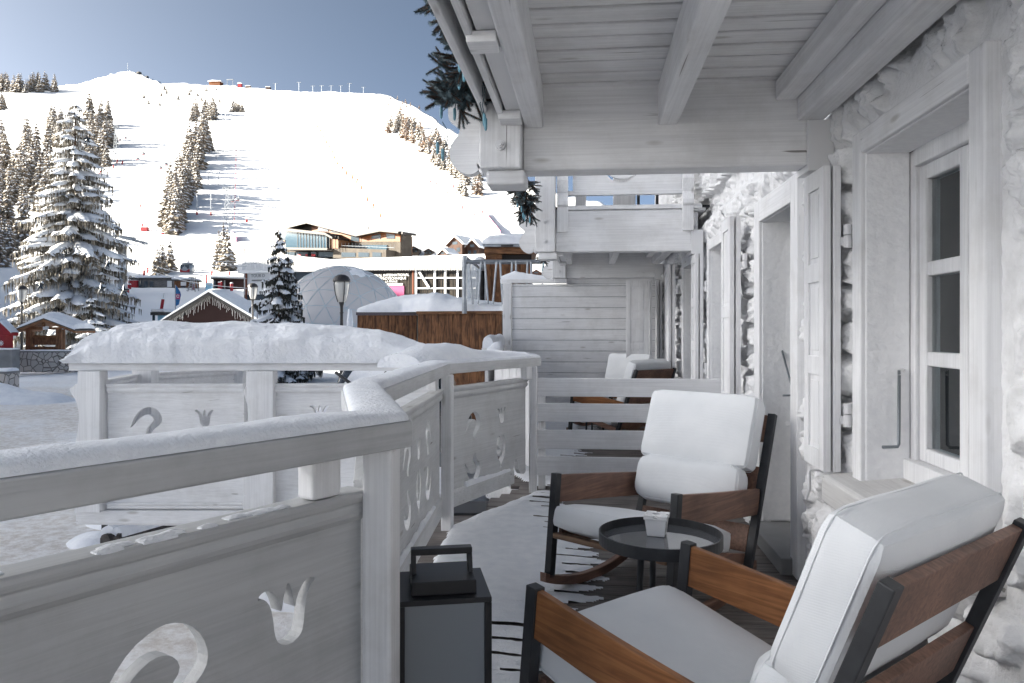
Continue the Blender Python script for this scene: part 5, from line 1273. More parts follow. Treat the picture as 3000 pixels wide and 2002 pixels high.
# ------------------------------------------------------------------ market stall with icicle lights
md = 44.0
def mp_(u, v, dd=0): return at(u, v, md + dd)
st = thing('market_chalet', 'small dark red market chalet with icicle lights under a snowy gable', 'hut', gp(487, md))
ap, l0, r0 = mp_(487, 671), mp_(372, 741), mp_(606, 741)
MB().prism([ap - UV*.16, mp_(405, 737), mp_(405, 800), mp_(575, 800), mp_(575, 737)], FV*3.0).build('wall', 'darkred', st)
for a, b in ((l0, ap), (ap, r0)):
    MB().prism([a - FV*.5, b - FV*.5, b - FV*.5 - UV*.17, a - FV*.5 - UV*.17], FV*4).build('roof', 'slate', st)
    mb = MB(); n = 14
    for k in range(n): q = a.lerp(b, (k + .5)/n) - FV*.53 - UV*.12; mb.tube([q, q + FV*.06], .085, 8)
    mb.build('scalloped_edge', 'slate', st)
mb = MB(); rg = random.Random(5)
for k in range(64):
    f = (k + .5)/64; x = -1 + 2*f; q = ap.lerp(l0 if x < 0 else r0, abs(x)*.9) - FV*.30 - UV*.23; L_ = rg.uniform(.12, .55); pts = [q]
    for m in range(4): pts.append(pts[-1] - UV*L_/4 + RV*rg.uniform(-.03, .03))
    mb.tube(pts, .010, 4)
mb.build('icicle_lights', 'wire', st)
roof_snow(interp_prof([l0 - FV*.55, l0.lerp(ap, .15) - FV*.55, ap - FV*.55, ap.lerp(r0, .9) - FV*.55, r0 - FV*.55], [.05, .16, .26, .24, .08]), FV*4.2, amp=.03)
mound(610, 735, 46, 6.5, 3, 2.4, 11)
# ------------------------------------------------------------------ geodesic dome
dd_ = 62.0
dc = at(785, 757, dd_); rad = 146*K*dd_/F
dm = thing('geodesic_dome', 'large translucent white geodesic dome with a patch of snow near its crown', 'dome', (dc.x, dc.y, dc.z))
mrot = Matrix.Rotation(R(20), 4, 'Z') @ Matrix.Rotation(R(12), 4, 'X')
skin = MB(); ribs = MB()
bm = bmesh.new(); bmesh.ops.create_icosphere(bm, subdivisions=5, radius=rad, matrix=mrot); vid = {v: i for i, v in enumerate(bm.verts)}
skin.add([v.co.copy() for v in bm.verts], [[vid[v] for v in f.verts] for f in bm.faces if f.calc_center_median().z > -rad*.45]); bm.free()
bm = bmesh.new(); bmesh.ops.create_icosphere(bm, subdivisions=3, radius=rad, matrix=mrot)
for e in bm.edges:
    a, b = e.verts[0].co, e.verts[1].co
    if (a + b).z > -rad*.6: ribs.tube([a*1.002, ((a+b)/2).normalized()*rad*1.003, b*1.002], .03, 5)
bm.free()
skin.build('dome_skin', 'dome', dm, local=True, smooth=True); ribs.build('ribs', 'domerib', dm, local=True)
mb = MB(); rows = []
for i in range(13):
    row = []
    for j in range(13):
        a, e = R(-62 + 44*j/12), R(50 + 27*i/12); m = math.sin(PI*i/12)*math.sin(PI*j/12); k = mnoise.noise(Vector((i*.45, j*.45, 2)))
        row.append(Vector((math.cos(a)*math.cos(e), math.sin(a)*math.cos(e), math.sin(e)))*(rad*(1 + .035*(m + .5*k - .38))))
    rows.append(row)
mb.grid(rows); mb.build('snow_patch', 'snow', dm, smooth=True, local=True)
p = at(803, 748, 29); pz = T(p.x, p.y)
mk = thing('snowy_sculpture', 'small snow-capped dark figure post in front of the dome', 'post', (p.x, p.y, pz))
z1 = at(803, 708, 29).z
MB().lathe((p.x, p.y, pz), [(.32, 0), (.27, (z1-pz)*.45), (.08, (z1-pz)*.62), (.07, (z1-pz)*.85)], 10).build('body', 'slate', mk)
MB().lathe((p.x, p.y, 0), [(.38, pz + (z1-pz)*.40), (.30, pz + (z1-pz)*.52), (.10, pz + (z1-pz)*.68), (.13, pz + (z1-pz)*.82), (.07, z1 - .04), (.0, z1)], 10).build('snow_cover', 'snow', mk, smooth=True)

# ------------------------------------------------------------------ exhibition hall
hd_ = 95.0; hn = Vector((math.sin(R(-166)), math.cos(R(-166)), 0)); hp0 = at(800, 700, hd_)
def hp(u, v, out=0): return onpl(u, v, hp0 + hn*out, hn)
hall = thing('exhibition_hall', 'long low white exhibition hall with slatted roof band and lettered glass front', 'building', gp(800, hd_))
hr = Vector((-hn.y, hn.x, 0))
if hr.dot(RV) < 0: hr = -hr
def hbox(u0, u1, v0, v1, o0, o1, name, m, bevel=0):
    a, b = hp(u0, v1), hp(u1, v1); c, d = hp(u1, v0), hp(u0, v0); zb = min(a.z, b.z) if False else hp((u0+u1)/2, v1).z; zt = hp((u0+u1)/2, v0).z
    q = [Vector((x.x, x.y, zb)) + hn*o0 for x in (a, b)] + [Vector((x.x, x.y, zb)) + hn*o1 for x in (b, a)]
    return MB().prism(q, UV*(zt - zb)).build(name, m, hall)
hbox(556, 1120, 620, 735, -12, -.3, 'wall', 'concrete')
hbox(560, 1120, 622, 735, -.3, -.2, 'dark_glazing', 'darkpane')
hbox(552, 1125, 597, 620, -14, .6, 'roof_band', 'white')
# ribs of the roof band
mb = MB(); rg = random.Random(2)
for k in range(150):
    u = 556 + k*3.75; a = hp(u, 620.5, .62); b = hp(u, 597.5, .62); a = Vector((b.x, b.y, a.z)); mb.obox((a + b)/2, hr*.035, hn*.05, UV*(b.z - a.z)/2)
mb.build('slatted_band', 'white', hall)
z1 = hp(800, 597).z
tag(MB().prism([Vector((*hp(555, 592, .5).xy, z1 + .002)), Vector((*hp(1125, 592, .5).xy, z1 + .002)), Vector((*(hp(1125, 592, .5) - hn*14).xy, z1 + .002)), Vector((*(hp(555, 592, .5) - hn*14).xy, z1 + .002))], UV*.10).build('hall_roof_snow', 'snow'), kind='stuff')
hbox(561, 640, 624, 676, -.15, -.02, 'banner', 'white')
# steel-and-slat screens
mb = MB()
for k in range(52):
    u = 838 + k*2.25 + rg.uniform(-.5, .5); a = hp(u, 722, .1); b = hp(u, 621, .1); a = Vector((b.x, b.y, a.z)); mb.obox((a + b)/2, hr*.028, hn*.03, UV*(b.z - a.z)/2)
for k in range(48):
    u = 960 + k*3.2 + rg.uniform(-.8, .8); a = hp(u, 722, .1); b = hp(u, 621, .1); a = Vector((b.x, b.y, a.z)); mb.obox((a + b)/2, hr*.04, hn*.03, UV*(b.z - a.z)/2)
mb.build('slat_screen', 'beige', hall)
mb = MB()
for u in (955, 998, 1022, 1050): a, b = hp(u, 722, .2), hp(u, 621, .2); a = Vector((b.x, b.y, a.z)); mb.obox((a + b)/2, hr*.12, hn*.08, UV*(b.z - a.z)/2)
for v in (638, 662): a, b = hp(955, v, .2), hp(1100, v, .2); mb.beam(a, b, .12, .16)
a, b = hp(962, 624, .25), hp(985, 661, .25); mb.beam(a, b, .2, .25); mb.build('white_frame', 'white', hall)
mb = MB()
for u in (948, 565): a, b = hp(u, 722, .2), hp(u, 620, .2); a = Vector((b.x, b.y, a.z)); mb.obox((a + b)/2, hr*.10, hn*.1, UV*(b.z - a.z)/2)
mb.build('rusty_column', 'rust', hall)
def htext(txt, u, v, hpx, m, name):
    o = hp(u, v, .24); size = hpx*K/F*hd_*1.35; vs, fs = text_mesh(txt, size, o, hr, UV, hn, .01); MB().add(vs, fs).build(name, m, hall, fix=False)
for txt, u, v, h_ in (('FESTIVAL INTERNATIONAL', 847, 636, 6.2), ("D'ART PYROTECHNIQUE", 847, 643.5, 6.2), ('LA FINALE', 884, 649, 5)): htext(txt, u, v, h_, 'white', 'lettering')
htext('TOUR D', 576, 637, 8, 'concrete', 'lettering')
hbox(893, 929, 657, 682, .12, .2, 'pink_poster', 'pink')
for i, (u0, u1, v0, v1) in enumerate(((580, 640, 642, 645), (868, 926, 651.5, 653), (870, 926, 654.5, 656))): hbox(u0, u1, v0, v1, .05, .22, 'small_print', 'concrete' if i == 0 else 'white')

# ------------------------------------------------------------------ restaurant above
rn = Vector((math.sin(R(-152)), math.cos(R(-152)), 0)); rd_ = 185.0; rp0 = at(850, 585, rd_)
rest = thing('mountain_restaurant', 'big modern restaurant with zigzag gables, orange larch cladding and a glass hall', 'building', gp(800, rd_))
rr_x = Vector((-rn.y, rn.x, 0))
if rr_x.dot(RV) < 0: rr_x = -rr_x
def r2(x, y): return ((700 + x/2.936)/K, (500 + y/2.936)/K)          # coordinates read in one enlarged crop
def rpt(x, y, out=0): u, v = r2(x, y); return onpl(u, v, rp0 + rn*out, rn)
def rpoly(pts, o0, o1, name, m, parent=None):
    q = [rpt(*p) for p in pts]; return MB().prism([p + rn*o0 for p in q], rn*(o1 - o0)).build(name, m, parent or rest)
rpoly([(380, 760), (380, 560), (480, 500), (620, 450), (1035, 560), (1045, 760)], -6, -1, 'wall', 'beige')
rpoly([(1040, 760), (1040, 560), (1255, 520), (1390, 545), (1390, 760)], -4, -.5, 'wall', 'beige')
rpoly([(610, 480), (640, 462), (1035, 562), (1035, 612), (930, 612), (760, 530), (610, 520)], -1, -.6, 'larch_cladding', 'larchwood')
rpoly([(1052, 572), (1255, 528), (1382, 552), (1382, 612), (1052, 612)], -.5, -.2, 'larch_cladding', 'larchwood')
rpoly([(1052, 612), (1382, 612), (1382, 760), (1052, 760)], -.5, -.3, 'stone_base', 'beige')
rpoly([(935, 640), (1270, 640), (1270, 690), (935, 690)], -.4, -.1, 'dark_recess', 'darkpane')
for q in ([(668, 484), (755, 506), (755, 524), (668, 520)], [(780, 514), (845, 528), (845, 535), (780, 532)], [(950, 556), (1020, 574), (1020, 610), (950, 606)]): rpoly(q, -.6, -.5, 'window', 'darkpane')
for q in ([(1138, 562), (1215, 543), (1215, 588), (1138, 585)], [(1265, 541), (1337, 552), (1337, 586), (1265, 586)]): rpoly(q, -.2, -.1, 'window', 'darkpane')
rpoly([(1098, 643), (1270, 643), (1270, 690), (1098, 690)], -.1, .0, 'window', 'curtainwall')
rpoly([(270, 500), (480, 520), (480, 610), (270, 610)], -9, -3, 'glazed_wing', 'darkpane')
# the jutting glass hall
rpoly([(505, 535), (855, 565), (855, 678), (505, 674)], -1, 4.0, 'glass_front', 'curtainwall')
mb = MB()
for k in range(15): x = 505 + 350*k/14; a, b = rpt(x, 535 + 30*k/14, 4.05), rpt(x, 676, 4.05); a.xy = b.xy; mb.obox((a+b)/2, rr_x*.05, rn*.06, UV*(a.z-b.z)/2)
mb.build('mullion', 'darkbrown', rest)
rpoly([(478, 508), (870, 552), (935, 590), (935, 606), (870, 572), (478, 534)], -1, 5.2, 'fascia', 'darkbrown')
rpoly([(485, 676), (890, 682), (885, 698), (485, 694)], -1, 5.0, 'sill_band', 'darkbrown')
rpoly([(862, 580), (934, 606), (934, 680), (862, 680)], -1, 3.2, 'timber_side', 'brown_beam')
# roofs: thick folded edges carrying snow
for q in ([(208, 462), (400, 490), (620, 436), (620, 460), (400, 515), (208, 486)], [(620, 436), (1040, 545), (1040, 570), (620, 460)], [(1040, 545), (1250, 504), (1408, 526), (1408, 546), (1250, 530), (1040, 572)]): rpoly(q, -5, 1.6, 'roof_edge', 'roofbrown')
for q in ([(212, 456), (400, 484), (620, 430), (1040, 540), (1250, 499), (1410, 521), (1410, 526), (1250, 504), (1040, 545), (620, 436), (400, 490), (212, 462)],): rpoly(q, -5, 1.2, 'roof_snow', 'snow')
q = [rpt(1408, 526, 1.6), rpt(1408, 546, 1.6)]; e = at(*r2(1465, 590), rd_ + 8) - at(*r2(1408, 546), rd_); MB().prism([q[0], q[1], q[1] + e, q[0] + e*.92], -rr_x*.4).build('roof_edge', 'roofbrown', rest)
q = [rpt(1388, 760, -.6), rpt(1388, 556, -.6)]; MB().prism([q[0], q[1], q[1] - rn*4 , q[0] - rn*4], rr_x*.3).build('gable_wall', 'brown_beam', rest)
# terrace and ground floor
rpoly([(885, 672), (1340, 690), (1340, 760), (885, 760)], -.5, 3.0, 'terrace_base', 'beige')
for x0, x1 in ((425, 505), (517, 620), (645, 690), (710, 840)): rpoly([(x0, 703), (x1, 705), (x1, 745), (x0, 745)], -1, 1.0, 'ground_window', 'darkpane')
for x0, x1 in ((960, 1080), (1105, 1195), (1225, 1300)): rpoly([(x0, 712), (x1, 716), (x1, 752), (x0, 752)], 3.0, 3.08, 'ground_window', 'darkpane')
for x0, x1 in ((530, 560), (600, 618), (650, 685)): rpoly([(x0, 722), (x1, 722), (x1, 743), (x0, 743)], 1.0, 1.1, 'red_panel', 'red')
rpoly([(340, 605), (498, 612), (498, 634), (340, 628)], -3, 4, 'side_terrace', 'larchwood')
mb = MB()
for k in range(16): x = 885 + 450*k/15; a = rpt(x, 658 + 18*k/15, 3.0); mb.tube([a, a + UV*1.1], .03, 4)
mb.tube([rpt(885, 650, 3.0) + UV*.1, rpt(1335, 668, 3.0) + UV*.1], .05, 5); mb.build('terrace_railing', 'steel', rest)
MB().tube([rpt(1115, 520, -3), rpt(1115, 480, -3)], .18, 8).build('chimney', 'lampmetal', rest)

# ------------------------------------------------------------------ huts by the lifts
def hut(u0, u1, vt, vb, d, m, name, label, cat, depth=3, snow=.35, holes=(), over=1.5):
    a, b = at(u0, vb, d), at(u1, vb, d); zt = at(u0, vt, d).z; zb = min(T(a.x, a.y), T(b.x, b.y), a.z) - .5
    t = thing(name, label, cat, ((a.x+b.x)/2, (a.y+b.y)/2, zb)); c = (a + b)/2
    MB().obox(Vector((c.x, c.y, (zt+zb)/2)) + FV*depth/2, RV*(b-a).length/2, FV*depth/2, UV*(zt-zb)/2).build('wall', m, t)
    for x0, x1, v0, v1, mm, nm in holes:
        p, q = at(x0, v1, d - .05), at(x1, v0, d - .05); MB().obox((p+q)/2, RV*(q-p).dot(RV)/2, FV*.06, UV*(q.z-p.z)/2).build(nm, mm, t)
    MB().obox(Vector((c.x, c.y, zt + .10)) + FV*depth/2, RV*((b-a).length/2 + .3), FV*(depth/2 + .4), UV*.098).build('roof', 'slate', t)
    MB().obox(Vector((c.x, c.y, zt + .20 + snow/2)) + FV*depth/2, RV*((b-a).length/2 + .32), FV*(depth/2 + .42), UV*snow/2).build('roof_snow', 'snow', t, bevel=.12)
    return t
hut(301, 398, 641, 661, 125, 'greystone', 'station_hut', 'long low grey masonry lift hut with dark doorways and a white notice', 'hut', 6, .4,
    [(316, 325, 646, 660, 'darkpane', 'doorway'), (330, 339, 646, 660, 'darkpane', 'doorway'), (344, 352, 646, 660, 'darkpane', 'doorway'), (384, 394, 645, 659, 'white', 'notice')])
hut(400, 439, 645, 663, 118, 'brown_plank', 'ticket_kiosk', 'little brown ticket kiosk with snowy roof beside the station hut', 'kiosk', 3, .3, [(415, 427, 647, 656, 'white', 'notice'), (416, 426, 657, 663, 'darkpane', 'opening')])
hut(489, 560, 641, 666, 122, 'darkred', 'lift_shelter', 'flat dark brown lift shelter with snow on its roof left of the white hall', 'shelter', 6, .4, [(490, 495, 644, 665, 'darkpane', 'opening'), (514, 517, 644, 666, 'concrete', 'column')])
# (the shelter and kiosk stand at these picture columns)
# ------------------------------------------------------------------ lift pylon, cables, cabins
pd_ = 108.0; pb = gp(281, pd_); pt = at(281, 556, pd_)
py_ = thing('lift_pylon', 'thick grey tube lift pylon with crossarm and pulley trains right of the great spruce', 'pylon', pb)
MB().tube([(0, 0, -1), (0, 0, (pt.z - pb.z)*.72)], .62, 16).build('column', 'steel', py_, local=True, smooth=False)
MB().tube([(0, 0, (pt.z - pb.z)*.72), (0, 0, pt.z - pb.z)], .60, 16).build('upper_column', 'concrete', py_, local=True)
a, b = at(262, 541, pd_), at(312, 549, pd_); MB().beam(a, b, .35, .4).build('crossarm', 'steel', py_)
for u, v, nm in ((264, 552, 0), (306, 553, 1)):
    c = at(u, v, pd_); mb = MB(); mb.beam(c - RV*1.6 + UV*.5 - FV*1, c + RV*1.6 - UV*.3 + FV*1, .2, .35)
    for k in range(7): q = c + RV*(-1.5 + k*.5) + UV*(.45 - k*.12); mb.tube([q - FV*.12, q + FV*.12], .22, 8)
    mb.beam(c, at(u + 2, v - 9, pd_), .15, .15); mb.build('pulley_train', 'steel', py_)
mb = MB()
for k in range(34): z = pb.z + (pt.z - pb.z)*k/34; mb.tube([Vector((pb.x, pb.y, z)) - RV*.72 - FV*.1, Vector((pb.x, pb.y, z)) - RV*1.05 - FV*.1], .02, 4)
mb.build('ladder', 'steel', py_)
for (u0, v0, u1, v1, dd1) in ((312, 554, 566, 601, 92), (306, 560, 566, 611, 92), (268, 578, 566, 640, 92), (268, 590, 566, 662, 92)):
    a, b = at(u0, v0, pd_), at(u1, v1, dd1); mb = MB(); mb.tube([a.lerp(b, t) - UV*1.0*math.sin(PI*t) for t in np.linspace(0, 1, 14)], .045, 5)
    tag(mb.build('lift_cable', 'steel'), 'pale lift cable running down from the grey pylon to behind the white hall', 'cable', 'cables of the gondola lift')
def cabin(u, v, wD, d, label, m='greystone', hang=14):
    c = at(u, v, d); w_ = wD*K/F*d; t = thing('gondola_cabin', label, 'gondola', c, 'gondola cabins')
    b = MB(); vs, fs = rbox(w_, w_*.8, w_*.80, w_*.2, 6, (.03*w_,)*3); b.add(vs, fs); b.build('cabin_shell', 'steel', t, local=True, smooth=True)
    mb = MB(); mb.box((-w_*.36, -w_*.425, -.02*w_), (-w_*.03, -w_*.40, w_*.30)); mb.box((w_*.03, -w_*.425, -.02*w_), (w_*.38, -w_*.40, w_*.30)); mb.build('window', 'darkpane', t, local=True)
    MB().box((-w_*.42, -w_*.42, -w_*.30), (w_*.42, -w_*.395, -w_*.06)).build('red_panel', 'red', t, local=True)
    MB().box((-w_*.40, -w_*.34, w_*.42), (w_*.40, w_*.34, w_*.50)).build('roof_snow', 'snow', t, local=True, bevel=.03*w_)
    h = hang*K/F*d; MB().tube([(0, 0, w_*.45), (w_*.12, 0, w_*.75), (w_*.10, 0, h)], w_*.045, 6).build('hanger', 'steel', t, local=True)
cabin(430, 617.5, 28, 100, 'nearest gondola cabin, grey and red, hanging above the station hut')
for u, v, lb in ((329.5, 353.5, 'small gondola cabin high over the piste, upper of the pair right of the narrow wood'), (316, 365.5, 'small gondola cabin high over the piste, lower of the pair right of the narrow wood'), (369, 386, 'small reddish gondola cabin just left of the central wood'), (381, 378, 'small gondola cabin at the edge of the central wood'), (546, 459, 'dark small gondola cabin beside the lattice tower'), (534, 462, 'dark small gondola cabin left of the one beside the lattice tower'), (275, 321, 'dark tiny gondola cabin beside the narrow wood'), (288, 317, 'tiny gondola cabin just right of the dark one by the narrow wood')):
    q = hitn(u, v + 12); d = q[1]*.93; cabin(u, v, 8 if v > 340 else 6, d, lb)
# lattice towers
def lattice(u, vt, vb, wD, label, arm=1.6, m='steel'):
    q = hitn(u, vb); p, d = q; h = (vb - vt)*K/F*d; w_ = wD*K/F*d/2; t = thing('lift_tower', label, 'lift tower', p)
    mb = MB()
    for sx, sy in ((-1,-1),(1,-1),(1,1),(-1,1)): mb.tube([(sx*w_, sy*w_, -1), (sx*w_*.25, sy*w_*.25, h)], w_*.09, 4)
    n = 7
    for k in range(n):
        for sx in (-1, 1): f0, f1 = 1 - .75*k/n, 1 - .75*(k+1)/n; mb.tube([(sx*w_*f0, -w_*f0, h*k/n), (-sx*w_*f1, -w_*f1, h*(k+1)/n)], w_*.06, 4)
    mb.build('lattice', m, t, local=True)
    MB().box((-w_*arm, -w_*.2, h*.97), (w_*arm, w_*.2, h*1.0)).box((-w_*arm, -w_*.5, h*.93), (-w_*arm*.8, w_*.5, h*.985)).box((w_*arm*.8, -w_*.5, h*.93), (w_*arm, w_*.5, h*.985)).build('crossarm', m, t, local=True)
lattice(267, 289, 372, 12, 'slim dark lattice lift tower beside the narrow wood', .8)
lattice(523, 430, 517, 17, 'pale lattice lift tower with pulley arms above the lone spruces', 1.4)
lattice(444, 636, 668, 22, 'grey lattice scaffold at the lift station beside the ticket kiosk', .9)
def pole_T(u, vt, vb, label, pad=True, arm=5, name='lift_tower', dd=None, grp=None):
    q = hitn(u, vb); p, d = q; k = K/F*d; h = (vb - vt)*k; t = thing(name, label, 'lift tower', p, grp)
    MB().tube([(0, 0, -1), (0, 0, h)], .55*k, 6).build('mast', 'steel', t, local=True)
    if arm: MB().box((-arm*k, -.3*k, h*.97), (arm*k, .3*k, h)).box((-arm*k, -.5*k, h*.93), (-arm*k*.6, .5*k, h*.99)).box((arm*k*.6, -.5*k, h*.93), (arm*k, .5*k, h*.99)).build('crossarm', 'steel', t, local=True)
    if pad: MB().lathe((0,0,0), [(1.9*k, 0), (1.9*k, 8*k), (1.5*k, 8.4*k)], 10).build('padding', 'red', t, local=True)
pole_T(452, 445, 494, 'drag lift mast with red padding, left of the pair below the central wood', arm=5)
pole_T(484, 442, 495, 'drag lift mast with red padding, right of the pair below the central wood', arm=5)
for u, vt, vb, lb in ((478, 395, 425, 'thin drag lift mast left of the two above the padded masts'), (502, 394, 425, 'thin drag lift mast right of the two above the padded masts'), (496, 342, 366, 'thin lift mast beside the upper central wood'), (512, 342, 368, 'thin lift mast nearer the red pole line'), (508, 248, 268, 'tiny lift mast by the upper clump'), (518, 262, 288, 'tiny lift mast below the upper clump')): pole_T(u, vt, vb, lb, False, 3)
for i, u in enumerate((632, 686, 718, 738, 760, 782, 802, 834)):
    v = float(np.interp(u, RU, RVV)) + 4; pole_T(u, v - (22 if u in (686, 802) else 15), v, ('taller lift mast with wide arms on the skyline' if u in (686, 802) else 'tiny lift mast on the skyline ridge above the open piste'), False, 5, grp='lift masts on the ridge')
pole_T(875, 497, 525, 'grey lift mast on the piste above the right restaurant gable', False, 9)
pole_T(907, 492, 520, 'thin lift mast right of the one above the restaurant gable', False, 4)
q = hitn(735, 592); 
pole_T(767, 553, 590, 'concrete lift column with broad pulley head standing before the glass hall', False, 12)
# ridge huts
def ridge_hut(u, v, wD, hD, m, label, cat='hut'):
    vv = float(np.interp(u, RU, RVV)) + 3; q = hitn(u, vv); p, d = q; k = K/F*d; t = thing('ridge_hut', label, cat, p)
    MB().box((-wD*k/2, -wD*k*.3, -2), (wD*k/2, wD*k*.3, hD*k*.7)).build('wall', m, t, local=True)
    MB().prism([(-wD*k*.6, -wD*k*.35, hD*k*.66), (wD*k*.6, -wD*k*.35, hD*k*.60), (wD*k*.6, -wD*k*.35, hD*k*.75), (-wD*k*.2, -wD*k*.35, hD*k), (-wD*k*.6, -wD*k*.35, hD*k*.8)], (0, wD*k*.7, 0)).build('roof', 'snow', t, local=True)
ridge_hut(496, 190, 26, 9, 'larchwood', 'flat timber hut on the skyline left of the lift portal')
ridge_hut(551, 191, 9, 9, 'red', 'small red cabin on the skyline right of the lift portal')
ridge_hut(570, 192, 11, 5, 'chaletwood', 'tiny brown hut roof peeping over the skyline')
ridge_hut(616, 199, 10, 5, 'chaletwood', 'tiny hut peeping over the skyline farther along the ridge')
q = hitn(528, float(np.interp(528, RU, RVV)) + 3); p, d = q; k = K/F*d
t = thing('lift_portal', 'pale steel lift portal frame on the skyline', 'lift tower', p)
MB().box((-7*k, -.5*k, -1), (-6*k, .5*k, 14*k)).box((6*k, -.5*k, -1), (7*k, .5*k, 14*k)).build('leg', 'steel', t, local=True); MB().box((-8*k, -1*k, 13*k), (8*k, 1*k, 15*k)).build('crossbar', 'steel', t, local=True)
q = hitn(293, 162); p, d = q; k = K/F*d; t = thing('summit_mast', 'thin antenna mast on the summit', 'antenna', p); MB().tube([(0, 0, -1), (0, 0, 20*k)], .35*k, 5).build('mast', 'steel', t, local=True); MB().box((-1*k, -.3*k, 6*k), (1*k, .3*k, 7*k)).box((-1*k, -.3*k, 12*k), (1*k, .3*k, 13*k)).build('antenna_arm', 'steel', t, local=True)
for u, v, w_, h_, lb in ((318, 165, 10, 7, 'dark rocks breaking the snow right of the summit'), (337, 172, 7, 6, 'small dark rock outcrop below the summit shoulder')):
    q = hitn(u, v + 4)
    if q:
        p, d = q; k = K/F*d; mb = MB()
        vs, fs = rbox(w_*k, w_*k, h_*k, w_*k*.3, 5); mb.add([Vector(a) + Vector(a).normalized()*mnoise.noise(Vector(a)*.05)*w_*k*.4 for a in vs], fs); o = mb.build('rock', 'rock'); o.location = p; tag(o, lb, 'rock')
# ------------------------------------------------------------------ piste furniture
def pad(u, v, hD, wD, m, label, grp, pole=1.8, lean=0.0, name='padded_post', d=None, cap=True):
    if d is None: q = hitn(u, v); p, d = q
    else: p = at(u, v, d)
    k = K/F*d; t = thing(name, label, 'safety post', p, grp); h, w_ = hD*k, wD*k; ln_ = Vector((lean*h, 0, h))
    MB().tube([Vector((0, 0, -.1*h)), ln_], w_*.5, 8).build('padding', m, t, local=True)
    if pole > 1: MB().tube([ln_*.9, ln_*pole], w_*.10, 5).build('pole', 'steel', t, local=True)
    if cap: MB().lathe(ln_, [(w_*.5, 0), (w_*.45, w_*.25), (0, w_*.4)], 8).build('snow_cap', 'snow', t, local=True)
G1 = 'red padded posts round the lift station'
for u, v, h_, w_, pl, lb in ((330.6, 636, 14, 5, 1.9, 'red padded post with thin pole above the left end of the station hut'), (338.9, 627, 12, 4.5, 2.1, 'higher red padded post left of the shaded spruces'), (321, 637, 4, 4.5, 4, 'short red padded post behind the station hut roof'), (445, 665, 12, 6, 1, 'plain red padded post right of the ticket kiosk'), (473.5, 655, 24, 4, 1.2, 'tall red padded post beside the lattice scaffold'), (486, 636, 14, 4, 1, 'red padded post on the slope above the lift shelter'), (526, 637, 13, 4, 1, 'red padded post on the slope under the lone spruces'), (503, 668, 19, 6, 1, 'stout red padded post before the lift shelter, left one'), (508, 667, 20, 4, 1, 'thin red padded post close behind the stout one'), (531.5, 668, 17, 7, 1, 'stout red padded post before the lift shelter, right one'), (266, 673, 13, 5, 1, 'red padded post half hidden by the great spruce'), (297, 664, 10, 8, 2.2, 'red padded machine with a tall thin pole left of the station hut'), (717/K, 742/K, 11, 3, 1, 'red padded post left of the restaurant'), (767/K, 752/K, 12, 3, 1, 'red padded post by the left end of the white hall')):
    pad(u, v, h_, w_, 'red', lb, G1, pl)
pad(370, 711, 24, 7, 'red', 'leaning red padded post in the snowfield below the station hut', G1, 1.6, .18)
def rbox_pad(u, v, wD, hD, label, m='red', d=None, cat='safety mat', name='padded_block'):
    q = hitn(u, v) if d is None else (at(u, v, d), d); p, d = q; k = K/F*d
    t = thing(name, label, cat, p); MB().box((-wD*k/2, -wD*k*.3, -.3*k), (wD*k/2, wD*k*.3, hD*k)).build('padding', m, t, local=True, bevel=.4*k)
    MB().box((-wD*k*.5, -wD*k*.3, hD*k + .02), (wD*k*.5, wD*k*.3, hD*k + 1.2*k)).build('snow_cap', 'snow', t, local=True, bevel=.4*k)
rbox_pad(308, 660.5, 21, 16, 'red padded block against the left end of the station hut')
rbox_pad(279, 691, 16, 19, 'big red padded block below the pylon')
rbox_pad(291, 689, 9, 26, 'narrow taller red padded block beside the big one')
rbox_pad(566, 511, 5, 6, 'red square mat on the bank above the restaurant')
rbox_pad(332, 531, 16, 8, 'red padded snow gun on the sunny piste')
rbox_pad(327, 524, 3, 10, 'red nozzle arm of the padded snow gun')
rbox_pad(373, 538, 6, 3, 'small red mat at the foot of the central wood')
rbox_pad(480, 668, 14, 17, 'light blue padded board by the lift shelter', 'lightblue')
G2 = 'orange padded posts down the edge of the piste'
orp = [(706, 262), (713, 272), (720, 284), (727, 294), (734, 304), (741, 317), (748, 330), (754, 342), (761, 354), (767, 365), (774, 378), (784, 391), (794, 402), (808, 411), (818, 420), (828, 436), (842, 462), (855, 478), (872, 499)]
for i, (u, v) in enumerate(orp): pad(u, v, 5 + 5*i/18, 2.6 + 1.6*i/18, 'orange', 'orange padded post in the curving line down the piste', G2, 2.4 if i > 13 else 1.0, .25, cap=False)
for u, v, lb in ((987, 421, 'red padded post topmost on the right piste edge'), (1000, 427, 'red padded post below the topmost on the right piste edge'), (1027, 444, 'red padded post midway down the right piste edge'), (1039, 433, 'thin red post set back on the right piste edge'), (1060, 481, 'red padded post near the lower wood tip'), (1089, 495, 'lowest leaning red padded post on the right piste edge'), (1106, 492, 'thin red post beside the pink net'), (229, 400, 'red padded post at the foot of the narrow wood'), (259, 388, 'red padded post beside the slim lattice tower'), (268, 375, 'red padded post under the slim lattice tower'), (280, 378, 'red padded post right of the slim lattice tower'), (321, 622/K*K - 145, 'small red post on the lit piste')):
    pad(u, v, 8, 3, 'red', lb, 'red padded posts on the slope', 1.0, .2, cap=False)
mb = MB(); a0 = None
for i in range(18):                                               # striped boundary of the lift line
    t_ = i/17; u = 541 - 16*t_ if False else (543 - 4*t_ if t_ < .5 else 541 - 6*(t_ - .5)); v = 280 + 230*t_
    q = hitn(u, v)
    if q: pad(u, v, 10, 1.5, 'red' if i % 2 else 'pinknet', 'thin red pole in the straight line beside the lift tower', 'red poles along the lift line', 1, 0, 'boundary_pole', cap=False)
